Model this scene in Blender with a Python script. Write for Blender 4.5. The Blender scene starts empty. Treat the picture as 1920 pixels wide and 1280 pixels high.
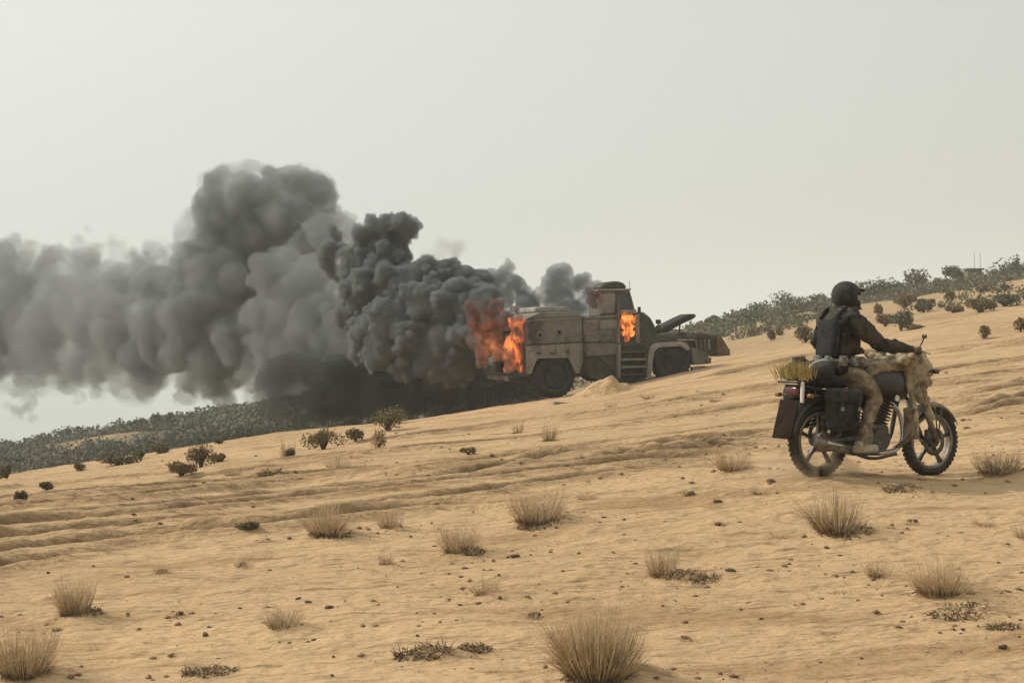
import bpy, bmesh, math, random
import numpy as np
from mathutils import Vector, Matrix, Quaternion
random.seed(7); rng = np.random.default_rng(7)
SC = bpy.context.scene
COL = SC.collection
R = math.radians

# ------------------------------------------------------------------ camera
F = 2616.0            # focal length in pixels of the 1920 px wide photograph
CX, CY = 960.0, 640.0 # optical centre = eye level row (camera is level)
CAM_Z = 1.6
cam_d = bpy.data.cameras.new('camera'); cam = bpy.data.objects.new('camera', cam_d); COL.objects.link(cam)
cam.location = (0, 0, CAM_Z); cam.rotation_euler = (R(90), 0, 0)
cam_d.sensor_width = 36.0; cam_d.lens = F / 1920 * 36.0
cam_d.clip_start = 0.05; cam_d.clip_end = 12000
SC.camera = cam

# ------------------------------------------------------------------ sky, sun, exposure
SUN_DIR = Vector((-0.86, 0.26, 0.66)).normalized()      # towards the sun
sun_el = math.asin(SUN_DIR.z); sun_az = math.atan2(SUN_DIR.x, SUN_DIR.y)
world = bpy.data.worlds.new('World'); SC.world = world; world.use_nodes = True
nt = world.node_tree; nt.nodes.clear()
def wn(t, **k):
    n = nt.nodes.new(t)
    for a, b in k.items(): setattr(n, a, b)
    return n
sky = wn('ShaderNodeTexSky', sky_type='NISHITA', sun_disc=False, sun_elevation=sun_el, sun_rotation=sun_az % (2*math.pi))
sky.air_density = 1.0; sky.dust_density = 6.0; sky.ozone_density = 1.0
hs = wn('ShaderNodeHueSaturation'); hs.inputs['Saturation'].default_value = 0.35; hs.inputs['Value'].default_value = 1.0
tc = wn('ShaderNodeTexCoord'); sp = wn('ShaderNodeSeparateXYZ')
mrz = wn('ShaderNodeMapRange', interpolation_type='SMOOTHSTEP'); mrz.inputs[1].default_value = -0.02; mrz.inputs[2].default_value = 0.10
mrz.inputs[3].default_value = 1.0; mrz.inputs[4].default_value = 0.80
# dusty air veil: warmer away from the sun, brighter toward it
dotn = wn('ShaderNodeVectorMath', operation='DOT_PRODUCT'); dotn.inputs[1].default_value = SUN_DIR
mrs = wn('ShaderNodeMapRange'); mrs.inputs[1].default_value = -0.2; mrs.inputs[2].default_value = 0.75
veil = wn('ShaderNodeMix', data_type='RGBA'); veil.inputs[6].default_value = (5.7, 5.75, 5.15, 1); veil.inputs[7].default_value = (8.9, 9.1, 8.6, 1)
mx = wn('ShaderNodeMix', data_type='RGBA')
bg = wn('ShaderNodeBackground'); bg.inputs[1].default_value = 0.108
wo = wn('ShaderNodeOutputWorld')
L = nt.links.new
L(sky.outputs[0], hs.inputs['Color']); L(tc.outputs['Generated'], sp.inputs[0]); L(sp.outputs[2], mrz.inputs[0])
L(tc.outputs['Generated'], dotn.inputs[0]); L(dotn.outputs['Value'], mrs.inputs[0]); L(mrs.outputs[0], veil.inputs[0])
L(mrz.outputs[0], mx.inputs[0]); L(hs.outputs[0], mx.inputs[6]); L(veil.outputs[2], mx.inputs[7])
L(mx.outputs[2], bg.inputs[0]); L(bg.outputs[0], wo.inputs[0])
sun_d = bpy.data.lights.new('sun', 'SUN'); sun = bpy.data.objects.new('sun', sun_d); COL.objects.link(sun)
sun_d.energy = 3.0; sun_d.angle = R(1.5); sun_d.color = (1.0, 0.93, 0.82)
sun.location = (-30, 10, 40); sun.rotation_euler = SUN_DIR.to_track_quat('Z', 'Y').to_euler()
SC.view_settings.view_transform = 'Standard'; SC.view_settings.look = 'None'
SC.view_settings.exposure = 0.0; SC.view_settings.gamma = 1.0; SC.view_settings.use_curve_mapping = False
SC.cycles.max_bounces = 6; SC.cycles.diffuse_bounces = 3; SC.cycles.glossy_bounces = 2
SC.cycles.transmission_bounces = 4; SC.cycles.transparent_max_bounces = 24; SC.cycles.volume_bounces = 2
SC.cycles.volume_step_rate = 2.0; SC.cycles.volume_max_steps = 128
SC.cycles.use_denoising = True

# ------------------------------------------------------------------ small helpers
def tag(o, label=None, cat=None, group=None, kind=None):
    if label: o['label'] = label
    if cat: o['category'] = cat
    if group: o['group'] = group
    if kind: o['kind'] = kind
    return o
def link(name, me, mat=None, parent=None):
    o = bpy.data.objects.new(name, me); COL.objects.link(o)
    if mat is not None:
        for m in (mat if isinstance(mat, (list, tuple)) else [mat]): me.materials.append(m)
    if parent is not None: o.parent = parent
    return o
def empty(name, loc, rz=0.0):
    o = bpy.data.objects.new(name, None); COL.objects.link(o)
    o.location = loc; o.rotation_euler = (0, 0, rz); o.empty_display_size = 0.2
    return o
def mesh_from(name, verts, faces, smooth=False):
    me = bpy.data.meshes.new(name); me.from_pydata([tuple(v) for v in verts], [], faces); me.update()
    if smooth: me.polygons.foreach_set('use_smooth', [True]*len(me.polygons))
    return me
def fast_mesh(name, V, Q, smooth=True):
    """V (n,3) floats, Q (m,k) ints, all faces with k corners."""
    me = bpy.data.meshes.new(name); k = Q.shape[1]
    me.vertices.add(len(V)); me.vertices.foreach_set('co', np.ascontiguousarray(V, dtype=np.float32).ravel())
    me.loops.add(Q.size); me.loops.foreach_set('vertex_index', np.ascontiguousarray(Q, dtype=np.int32).ravel())
    me.polygons.add(len(Q)); me.polygons.foreach_set('loop_start', np.arange(0, Q.size, k, dtype=np.int32))
    me.update(calc_edges=True)
    if smooth: me.polygons.foreach_set('use_smooth', np.ones(len(Q), dtype=bool))
    return me

def _h(ix, iy, s):
    n = (ix.astype(np.int64)*374761393 + iy.astype(np.int64)*668265263 + s*1442695041) & 0x7fffffff
    n = ((n ^ (n >> 13)) * 1274126177) & 0x7fffffff
    return ((n ^ (n >> 16)) & 0xffff) / 65535.0
def vnoise(x, y, s=0):
    x = np.asarray(x, float); y = np.asarray(y, float)
    ix = np.floor(x); iy = np.floor(y); fx = x-ix; fy = y-iy
    fx = fx*fx*fx*(fx*(fx*6-15)+10); fy = fy*fy*fy*(fy*(fy*6-15)+10)
    a = _h(ix, iy, s); b = _h(ix+1, iy, s); c = _h(ix, iy+1, s); d = _h(ix+1, iy+1, s)
    return (a+(b-a)*fx)*(1-fy) + (c+(d-c)*fx)*fy - 0.5
def fbm(x, y, o=4, s=0, g=0.5):
    t = 0; a = 1
    for k in range(o):
        t = t + a*vnoise(x*(2**k)+17.3*k, y*(2**k)-9.1*k, s+k*7); a *= g
    return t

# ------------------------------------------------------------------ materials
MATS = {}
def new_mat(name):
    m = bpy.data.materials.new(name); m.use_nodes = True; n = m.node_tree; n.nodes.clear(); MATS[name] = m
    return m, n
def N(n, t, **k):
    x = n.nodes.new(t)
    for a, b in k.items(): setattr(x, a, b)
    return x
def solid(name, c1, c2=None, scale=8.0, rough=0.8, metal=0.0, bump=0.15, spec=0.3, c3=None, detail=6, bscale=None, dust=0.0, coord='Object', rampw=0.12):
    """procedural coat: two or three tones broken by noise, fine bump, dust settled on faces that look up"""
    m, n = new_mat(name); l = n.links.new
    out = N(n, 'ShaderNodeOutputMaterial'); b = N(n, 'ShaderNodeBsdfPrincipled'); l(b.outputs[0], out.inputs[0])
    b.inputs['Roughness'].default_value = rough; b.inputs['Metallic'].default_value = metal
    b.inputs['Specular IOR Level'].default_value = spec
    t = N(n, 'ShaderNodeTexCoord'); no = N(n, 'ShaderNodeTexNoise'); no.inputs['Scale'].default_value = scale
    no.inputs['Detail'].default_value = detail; no.inputs['Roughness'].default_value = 0.6
    l(t.outputs[coord], no.inputs['Vector'])
    r = N(n, 'ShaderNodeValToRGB'); l(no.outputs['Fac'], r.inputs[0])
    c2 = c2 or tuple(min(1, x*1.35) for x in c1)
    e = r.color_ramp.elements
    e[0].position = 0.5-rampw*1.2; e[0].color = (*c1, 1); e[1].position = 0.5+rampw*1.2; e[1].color = (*c2, 1)
    if c3:
        x = e.new(0.5); x.color = (*c3, 1)
    col = r.outputs[0]
    if dust > 0:
        g = N(n, 'ShaderNodeNewGeometry'); s = N(n, 'ShaderNodeSeparateXYZ'); l(g.outputs['Normal'], s.inputs[0])
        a = N(n, 'ShaderNodeMapRange'); a.inputs[1].default_value = -0.3; a.inputs[2].default_value = 1.0; a.inputs[3].default_value = 0.15*dust; a.inputs[4].default_value = dust
        l(s.outputs[2], a.inputs[0])
        n2 = N(n, 'ShaderNodeTexNoise'); n2.inputs['Scale'].default_value = scale*2.3; n2.inputs['Detail'].default_value = 8; l(t.outputs[coord], n2.inputs['Vector'])
        mm = N(n, 'ShaderNodeMath', operation='MULTIPLY'); mm.use_clamp = True; l(a.outputs[0], mm.inputs[0])
        m2 = N(n, 'ShaderNodeMapRange'); m2.inputs[1].default_value = 0.3; m2.inputs[2].default_value = 0.7; m2.inputs[3].default_value = 0.3; m2.inputs[4].default_value = 1.5
        l(n2.outputs[0], m2.inputs[0]); l(m2.outputs[0], mm.inputs[1])
        mix = N(n, 'ShaderNodeMix', data_type='RGBA'); l(mm.outputs[0], mix.inputs[0]); l(col, mix.inputs[6]); mix.inputs[7].default_value = (0.42, 0.31, 0.19, 1)
        col = mix.outputs[2]
    l(col, b.inputs['Base Color'])
    if bump:
        bn = N(n, 'ShaderNodeTexNoise'); bn.inputs['Scale'].default_value = bscale or scale*4; bn.inputs['Detail'].default_value = 5
        l(t.outputs[coord], bn.inputs['Vector'])
        bu = N(n, 'ShaderNodeBump'); bu.inputs['Strength'].default_value = bump; bu.inputs['Distance'].default_value = 0.02
        l(bn.outputs[0], bu.inputs['Height']); l(bu.outputs[0], b.inputs['Normal'])
    return m
def volume_mat(name, albedo, density, noise=None, emis=None):
    """volume only. noise = (scale, lo, hi, detail) makes density billow inside the hull"""
    m, n = new_mat(name); l = n.links.new
    out = N(n, 'ShaderNodeOutputMaterial'); v = N(n, 'ShaderNodeVolumePrincipled')
    v.inputs['Color'].default_value = (*albedo, 1); v.inputs['Density'].default_value = density
    v.inputs['Anisotropy'].default_value = 0.0; l(v.outputs[0], out.inputs['Volume'])
    if noise:
        t = N(n, 'ShaderNodeTexCoord'); no = N(n, 'ShaderNodeTexNoise'); no.inputs['Scale'].default_value = noise[0]; no.inputs['Detail'].default_value = noise[3]
        no.inputs['Roughness'].default_value = 0.6; no.inputs['Distortion'].default_value = 0.4
        l(t.outputs['Object'], no.inputs['Vector'])
        r = N(n, 'ShaderNodeMapRange', interpolation_type='SMOOTHSTEP'); r.inputs[1].default_value = noise[1]; r.inputs[2].default_value = noise[2]
        r.inputs[3].default_value = 0.0; r.inputs[4].default_value = density
        l(no.outputs[0], r.inputs[0]); l(r.outputs[0], v.inputs['Density'])
    return m
# ------------------------------------------------------------------ terrain: one sheet
# rows of the photograph (at eye level = CY) that the bare ground shows at, per column and distance, turned into heights
PXC = np.array([-2600, -900, 0, 480, 960, 1300, 1500, 1700, 1920, 2700, 4500], float)
DT = [1.0, 4.0, 6.0, 9.0, 12.0, 15.0, 20.0, 28.0, 37.0, 41.0, 48.0, 62.0, 100.0, 150.0, 190.0, 400.0, 1200.0, 4000.0]
ROW = {
 0:    [4890, 1590, 1275, 1070, 966, 938, 924, 905, 893, 896, 905, 908, 880, 846, 880, 960, 1000, 1010],
 480:  [4890, 1585, 1265, 1052, 948, 912, 879, 842, 815, 820, 835, 838, 800, 764, 800, 900, 950, 960],
 960:  [4890, 1575, 1252, 1035, 925, 885, 837, 795, 765, 762, 775, 778, 735, 690, 730, 850, 900, 920],
 1300: [4890, 1565, 1242, 1020, 908, 862, 802, 745, 704, 694, 686, 672, 636, 617, 650, 790, 860, 890],
 1500: [4890, 1560, 1237, 1010, 897, 848, 782, 718, 672, 662, 650, 634, 602, 590, 625, 760, 830, 880],
 1700: [4890, 1555, 1232, 1000, 889, 832, 762, 692, 640, 628, 612, 592, 566, 560, 595, 730, 810, 870],
 1920: [4890, 1550, 1227, 990, 880, 815, 742, 666, 610, 598, 582, 558, 530, 528, 562, 700, 790, 860]}
def ztab():
    D = np.array(DT); Z = np.zeros((len(PXC), len(D)))
    for i, px in enumerate(PXC):
        if px in ROW: Z[i] = CAM_Z - (np.array(ROW[px], float)-CY)*D/F
    Z[1] = Z[2] - 0.75*(Z[3]-Z[2])*(D > 10) ; Z[0] = Z[1] - 1.0*(Z[3]-Z[2])*(D > 10)
    Z[9] = Z[8] + 1.2*(Z[8]-Z[7]); Z[10] = Z[9] + 1.2*(Z[8]-Z[7])
    return Z
_Z = ztab()
TT = (PXC-CX)/F; LT = np.log(np.array(DT))
# fine table, smoothed
_tf = np.linspace(TT[0], TT[-1], 560); _lf = np.linspace(LT[0], LT[-1], 420)
_tmp = np.array([np.interp(_lf, LT, _Z[i]) for i in range(len(PXC))])
_fine = np.array([np.interp(_tf, TT, _tmp[:, j]) for j in range(len(_lf))]).T
def _blur(A, r, ax):
    k = np.hanning(2*r+3)[1:-1]; k /= k.sum(); pad = [(0, 0), (0, 0)]; pad[ax] = (r, r)
    B = np.pad(A, pad, mode='reflect', reflect_type='odd'); out = np.zeros_like(A)
    for i, w in enumerate(k):
        sl = [slice(None)]*2; sl[ax] = slice(i, i+A.shape[ax]); out += w*B[tuple(sl)]
    return out
_fine = _blur(_blur(_fine, 14, 0), 5, 1)
BENCH = []     # little firm bench of sand that the motorcycle crosses: (x, y, height change, radius)
def bench(x, y):
    x = np.atleast_1d(x); y = np.atleast_1d(y); sh = x.shape; x = x.ravel(); y = y.ravel(); z = np.zeros(len(x))
    for bx, by, h, r in BENCH:
        m = np.nonzero((np.abs(x-bx) < 3*r) & (np.abs(y-by) < 3*r))[0]
        if len(m): z[m] += h*np.exp(-((x[m]-bx)**2+(y[m]-by)**2)/r**2)
    return z.reshape(sh) if sh != (1,) else z[0]
def base_z(x, y):
    x = np.asarray(x, float); y = np.asarray(y, float)
    yy = np.maximum(y, 1.0); t = np.where(y > 1.5, x/np.maximum(yy, 1e-6), x/(1.5+(1.5-np.minimum(y, 1.5))))
    a = np.clip((t-_tf[0])/(_tf[1]-_tf[0]), 0, len(_tf)-1.001); b = np.clip((np.log(yy)-_lf[0])/(_lf[1]-_lf[0]), 0, len(_lf)-1.001)
    i = a.astype(int); j = b.astype(int); u = a-i; v = b-j
    return (_fine[i, j]*(1-u)+_fine[i+1, j]*u)*(1-v) + (_fine[i, j+1]*(1-u)+_fine[i+1, j+1]*u)*v + bench(x, y)
def und(x, y):
    """sand relief at walking scale"""
    x = np.asarray(x, float); y = np.asarray(y, float)
    d = np.sqrt(x*x+y*y); k = np.clip(d/60, 0.25, 6)
    w = np.clip((d-2)/6, 0.3, 1)
    z = 0.10*w*fbm(x/3.1, y/3.1, 3, 3) + 0.022*fbm(x*1.1+3, y*1.9, 3, 11)*w
    z += np.clip((d-55)/60, 0, 1)*(1.6*fbm(x/22, y/22, 4, 21))
    # wind-cut little steps, stretched along the slope
    s = fbm(x*0.9-y*0.25, y*3.2+x*0.5, 4, 31, 0.6); z += 0.035*np.maximum(s-0.10, 0)*np.clip(60/d, 0, 1)*1.1
    return z
def at_px(px, py, dmax=400.0, dmin=3.0):
    """first point of the bare ground seen at a pixel of the 1920x1280 photograph"""
    D = np.exp(np.linspace(math.log(dmin), math.log(dmax), 1600))
    t = (px-CX)/F; s = (CY-py)/F
    z = base_z(t*D, D)+und(t*D, D); ray = CAM_Z+s*D
    k = np.nonzero(ray <= z)[0]
    if len(k) == 0:
        k = [int(np.argmin(ray-z))]
    d = D[k[0]]; return Vector((t*d, d, float(z[k[0]])))
def gz(x, y):
    return float(base_z(x, y)+und(x, y)+rut_z(np.array([x]), np.array([y]))[0])

_b = [(2.488, 11.38, .504), (3.595, 12.03, .452)]; _r = 1.1
_d = [h-float(base_z(x, y)+und(x, y)) for x, y, h in _b]
_q = math.exp(-((_b[0][0]-_b[1][0])**2+(_b[0][1]-_b[1][1])**2)/_r**2); _s = np.linalg.solve([[1, _q], [_q, 1]], _d)
BENCH += [(_b[0][0], _b[0][1], float(_s[0]), _r), (_b[1][0], _b[1][1], float(_s[1]), _r)]
# sand gathered round the larger tufts, blown toward the lee side
for px, py, w in [(1120,1266,188),(45,1262,150),(150,1148,90),(540,1172,90),(922,1112,70),(622,1000,110),(738,988,60),(872,1034,100),(1010,976,130),(726,1058,40),(1256,1078,90),(1585,998,125),(1775,1112,150),(1652,1080,60),(1868,888,100),(1378,880,90),(1694,915,70),(800,1222,110),(1812,1140,110)]:
    q = at_px(px, py+4); s = w*q.y/F; BENCH.append((q.x+.15*s, q.y-.06, .13*s, .5*s))
# wheel ruts: (pixels along the rut, half width, depth)
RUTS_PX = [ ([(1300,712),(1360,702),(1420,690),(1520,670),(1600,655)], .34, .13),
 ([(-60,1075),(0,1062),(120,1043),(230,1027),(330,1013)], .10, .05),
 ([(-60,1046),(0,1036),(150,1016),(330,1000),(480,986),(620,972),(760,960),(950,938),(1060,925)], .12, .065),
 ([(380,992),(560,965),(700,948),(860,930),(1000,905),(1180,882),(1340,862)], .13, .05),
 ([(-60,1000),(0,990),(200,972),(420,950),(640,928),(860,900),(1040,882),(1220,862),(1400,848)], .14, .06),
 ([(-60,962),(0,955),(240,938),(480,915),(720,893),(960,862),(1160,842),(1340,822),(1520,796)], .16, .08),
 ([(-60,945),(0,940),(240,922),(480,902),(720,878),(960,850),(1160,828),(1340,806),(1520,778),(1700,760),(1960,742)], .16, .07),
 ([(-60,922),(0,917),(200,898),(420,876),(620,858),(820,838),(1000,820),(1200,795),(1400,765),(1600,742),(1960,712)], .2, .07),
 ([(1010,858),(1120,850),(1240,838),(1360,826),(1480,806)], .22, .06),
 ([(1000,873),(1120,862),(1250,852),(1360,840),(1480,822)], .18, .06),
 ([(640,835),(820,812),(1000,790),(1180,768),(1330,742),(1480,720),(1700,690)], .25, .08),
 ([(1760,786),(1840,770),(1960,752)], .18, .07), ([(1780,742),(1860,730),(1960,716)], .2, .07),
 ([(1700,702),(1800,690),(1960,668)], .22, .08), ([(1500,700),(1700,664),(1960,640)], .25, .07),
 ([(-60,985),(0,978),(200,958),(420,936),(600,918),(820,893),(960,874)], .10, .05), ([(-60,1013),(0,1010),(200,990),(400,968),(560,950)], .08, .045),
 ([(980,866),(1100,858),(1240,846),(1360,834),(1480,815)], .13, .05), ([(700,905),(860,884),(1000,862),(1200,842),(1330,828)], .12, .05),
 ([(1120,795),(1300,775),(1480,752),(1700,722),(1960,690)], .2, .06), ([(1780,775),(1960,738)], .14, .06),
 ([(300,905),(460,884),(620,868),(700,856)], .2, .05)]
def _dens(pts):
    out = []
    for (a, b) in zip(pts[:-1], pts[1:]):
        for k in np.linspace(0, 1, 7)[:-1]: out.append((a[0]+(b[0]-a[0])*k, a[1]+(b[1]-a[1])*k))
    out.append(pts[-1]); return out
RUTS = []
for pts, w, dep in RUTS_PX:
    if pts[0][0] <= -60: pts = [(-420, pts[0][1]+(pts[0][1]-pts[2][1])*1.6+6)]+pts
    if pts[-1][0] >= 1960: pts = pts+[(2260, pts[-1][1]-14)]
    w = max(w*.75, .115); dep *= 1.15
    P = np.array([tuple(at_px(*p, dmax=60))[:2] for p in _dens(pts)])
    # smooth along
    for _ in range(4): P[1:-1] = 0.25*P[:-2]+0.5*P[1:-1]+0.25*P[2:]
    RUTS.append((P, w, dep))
def rut_z(x, y, mask=None):
    z = np.zeros_like(x, dtype=float)
    for P, w, dep in RUTS:
        lo = P.min(0)-1.0; hi = P.max(0)+1.0
        m = np.nonzero((x > lo[0]) & (x < hi[0]) & (y > lo[1]) & (y < hi[1]))[0]
        if len(m) == 0: continue
        X = x[m]; Y = y[m]; best = np.full(len(m), 1e9); S = np.zeros(len(m)); acc = 0.0; sg = np.zeros(len(m))
        for a, b in zip(P[:-1], P[1:]):
            d = b-a; L2 = float(d@d)+1e-9; ll = math.sqrt(L2)
            u = np.clip(((X-a[0])*d[0]+(Y-a[1])*d[1])/L2, 0, 1)
            ex = X-a[0]-u*d[0]; ey = Y-a[1]-u*d[1]; q = ex*ex+ey*ey
            k = q < best; best[k] = q[k]; S[k] = acc+u[k]*ll; sg[k] = (ex*d[1]-ey*d[0])[k]/ll
            acc += ll
        r = sg + 0.05*vnoise(S*0.8, S*0+w*9, 5)*2
        fade = np.clip(np.minimum(S, acc-S)/1.5, 0, 1)
        vis = np.clip(0.95+1.1*vnoise(S/2.3, S*0+dep*50, 9), 0.45, 1.3)
        g = -np.exp(-(r/w)**2)*1.1 + 0.5*np.exp(-((np.abs(r)-1.8*w)/(0.75*w))**2)
        tread = 0.5*fbm(S*2.2, r*5, 2, 4)*np.exp(-(r/w)**2)
        z[m] += 1.5*fade*vis*dep*(g+tread*(w > .10))
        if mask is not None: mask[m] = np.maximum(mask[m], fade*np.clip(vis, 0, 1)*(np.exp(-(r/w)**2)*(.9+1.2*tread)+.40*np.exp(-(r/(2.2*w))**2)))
    return z
def build_sheet():
    tin = np.linspace(-0.42, 0.42, 680)
    out = 0.42+np.cumsum(np.geomspace(0.002, 0.16, 40)); t = np.concatenate([-out[::-1], tin, out])
    l1 = np.linspace(math.log(3.6), math.log(50), 800); l0 = np.linspace(math.log(1.5), math.log(3.6), 24)[:-1]
    l2 = math.log(50)+np.cumsum(np.geomspace(0.0045, 0.09, 150)); l2 = l2[np.exp(l2) < 4000]
    y = np.concatenate([1.5-np.geomspace(60, 0.1, 18), np.exp(np.concatenate([l0, l1, l2]))])
    Y, T = np.meshgrid(y, t, indexing='ij')
    X = T*np.where(Y > 1.5, Y, 1.5+(1.5-Y))
    x = X.ravel(); yy = Y.ravel()
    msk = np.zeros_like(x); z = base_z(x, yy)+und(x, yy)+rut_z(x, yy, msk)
    d = np.hypot(x, yy)
    # trampled, clumpy crumbs of sand
    z += np.clip(1.2-d/45, 0, 1)*0.010*fbm(x*7, yy*7, 2, 51) * 1.0
    c = fbm(x*2.1, yy*3.0, 3, 61); z += np.clip(1.3-d/45, 0, 1)*0.05*np.maximum(c-0.26, 0)*1.0
    for (mx_, my_, mr, mh) in MOUNDS:
        k = (np.abs(x-mx_) < 4*mr) & (np.abs(yy-my_) < 4*mr); q = ((x[k]-mx_)**2+(yy[k]-my_)**2)/mr**2
        z[k] += mh*np.exp(-q)
    # churned patch where the tracks cross, left of the motorcycle
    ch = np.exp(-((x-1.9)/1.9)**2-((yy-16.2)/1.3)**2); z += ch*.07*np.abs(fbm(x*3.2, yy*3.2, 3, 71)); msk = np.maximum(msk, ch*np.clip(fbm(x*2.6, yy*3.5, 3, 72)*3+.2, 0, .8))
    nx, ny = len(t), len(y); idx = np.arange(nx*ny).reshape(ny, nx)
    Q = np.stack([idx[:-1, :-1], idx[:-1, 1:], idx[1:, 1:], idx[1:, :-1]], -1).reshape(-1, 4)
    me = fast_mesh('sand_slope', np.stack([x, yy, z], 1), Q)
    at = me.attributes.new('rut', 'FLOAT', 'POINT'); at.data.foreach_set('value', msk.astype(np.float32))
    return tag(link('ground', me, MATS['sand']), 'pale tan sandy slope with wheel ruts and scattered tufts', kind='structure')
def sand_material():
    m, n = new_mat('sand'); l = n.links.new
    out = N(n, 'ShaderNodeOutputMaterial'); b = N(n, 'ShaderNodeBsdfPrincipled'); l(b.outputs[0], out.inputs[0])
    b.inputs['Roughness'].default_value = 0.95; b.inputs['Specular IOR Level'].default_value = 0.1
    g = N(n, 'ShaderNodeNewGeometry')
    def noise(scale, det, sc=(1, 1, 1), dist=0.0):
        mp = N(n, 'ShaderNodeMapping'); mp.inputs['Scale'].default_value = sc; mp.inputs['Rotation'].default_value = (0, 0, R(-8))
        l(g.outputs['Position'], mp.inputs[0])
        x = N(n, 'ShaderNodeTexNoise'); x.inputs['Scale'].default_value = scale; x.inputs['Detail'].default_value = det; x.inputs['Distortion'].default_value = dist
        l(mp.outputs[0], x.inputs['Vector']); return x.outputs[0]
    def ramp(s, p0, p1, c0, c1):
        r = N(n, 'ShaderNodeValToRGB'); e = r.color_ramp.elements; e[0].position = p0; e[1].position = p1; e[0].color = (*c0, 1); e[1].color = (*c1, 1)
        l(s, r.inputs[0]); return r.outputs[0]
    def mix(f, a, bb):
        x = N(n, 'ShaderNodeMix', data_type='RGBA')
        if isinstance(f, float): x.inputs[0].default_value = f
        else: l(f, x.inputs[0])
        for s, i in ((a, 6), (bb, 7)):
            if isinstance(s, tuple): x.inputs[i].default_value = (*s, 1)
            else: l(s, x.inputs[i])
        return x.outputs[2]
    base = ramp(noise(0.25, 6), 0.35, 0.65, SAND_A, SAND_B)
    f1 = N(n, 'ShaderNodeMapRange', interpolation_type='SMOOTHSTEP'); l(noise(1.3, 8, (0.45, 1.6, 1)), f1.inputs[0]); f1.inputs[1].default_value = 0.50; f1.inputs[2].default_value = 0.66; f1.inputs[4].default_value = 0.9
    c = mix(f1.outputs[0], base, SAND_C)
    f2 = N(n, 'ShaderNodeMapRange', interpolation_type='SMOOTHSTEP'); l(noise(9, 6, (0.4, 1.6, 1)), f2.inputs[0]); f2.inputs[1].default_value = 0.55; f2.inputs[2].default_value = 0.68; f2.inputs[4].default_value = 0.5
    c = mix(f2.outputs[0], c, (0.17, 0.11, 0.06))
    f3 = N(n, 'ShaderNodeMapRange', interpolation_type='SMOOTHSTEP'); l(noise(0.8, 5, (0.5, 1.5, 1), 0.5), f3.inputs[0]); f3.inputs[1].default_value = 0.52; f3.inputs[2].default_value = 0.70; f3.inputs[4].default_value = 0.4
    c = mix(f3.outputs[0], c, SAND_D)
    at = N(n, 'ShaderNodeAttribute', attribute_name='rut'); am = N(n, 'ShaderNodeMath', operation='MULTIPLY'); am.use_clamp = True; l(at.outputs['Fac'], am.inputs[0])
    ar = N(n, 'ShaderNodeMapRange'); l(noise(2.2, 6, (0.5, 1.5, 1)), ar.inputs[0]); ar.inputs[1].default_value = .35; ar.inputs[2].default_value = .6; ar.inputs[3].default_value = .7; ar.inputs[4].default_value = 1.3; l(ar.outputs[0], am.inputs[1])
    c = mix(am.outputs[0], c, (0.135, 0.085, 0.046))  # darker disturbed sand in the ruts; also paints the shading their relief lacks
    # scrub litter on the far hillside
    ln = N(n, 'ShaderNodeVectorMath', operation='LENGTH'); l(g.outputs['Position'], ln.inputs[0])
    f4 = N(n, 'ShaderNodeMapRange', interpolation_type='SMOOTHSTEP'); l(ln.outputs['Value'], f4.inputs[0]); f4.inputs[1].default_value = 47; f4.inputs[2].default_value = 68; f4.inputs[4].default_value = 0.95
    sx = N(n, 'ShaderNodeSeparateXYZ'); l(g.outputs['Position'], sx.inputs[0])
    f6 = N(n, 'ShaderNodeMapRange', interpolation_type='SMOOTHSTEP'); l(sx.outputs[0], f6.inputs[0]); f6.inputs[1].default_value = 14; f6.inputs[2].default_value = -2; f6.inputs[3].default_value = 0.25
    f5 = N(n, 'ShaderNodeMapRange'); l(noise(0.12, 8), f5.inputs[0]); f5.inputs[1].default_value = 0.20; f5.inputs[2].default_value = 0.50
    mm = N(n, 'ShaderNodeMath', operation='MULTIPLY'); l(f4.outputs[0], mm.inputs[0]); l(f5.outputs[0], mm.inputs[1])
    m3 = N(n, 'ShaderNodeMath', operation='MULTIPLY'); l(mm.outputs[0], m3.inputs[0]); l(f6.outputs[0], m3.inputs[1])
    c = mix(m3.outputs[0], c, (0.115, 0.10, 0.062))
    l(c, b.inputs['Base Color'])
    h = N(n, 'ShaderNodeMath', operation='ADD'); l(noise(14, 6, (0.7, 1.3, 1)), h.inputs[0])
    h2 = N(n, 'ShaderNodeMath', operation='MULTIPLY'); h2.inputs[1].default_value = 2.4; l(noise(3.5, 6, (0.5, 1.6, 1)), h2.inputs[0]); l(h2.outputs[0], h.inputs[1])
    bu = N(n, 'ShaderNodeBump'); bu.inputs['Strength'].default_value = 0.85; bu.inputs['Distance'].default_value = 0.06
    l(h.outputs[0], bu.inputs['Height']); l(bu.outputs[0], b.inputs['Normal'])
HAZE = 0.0009
SAND_A = (0.455, 0.306, 0.166); SAND_B = (0.535, 0.365, 0.202); SAND_C = (0.35, 0.222, 0.112); SAND_D = (0.585, 0.41, 0.215)
sand_material()
MOUNDS = []
def mound(px, py, r, h):
    p = at_px(px, py); MOUNDS.append((p.x, p.y, r, h))
build_sheet()
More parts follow.
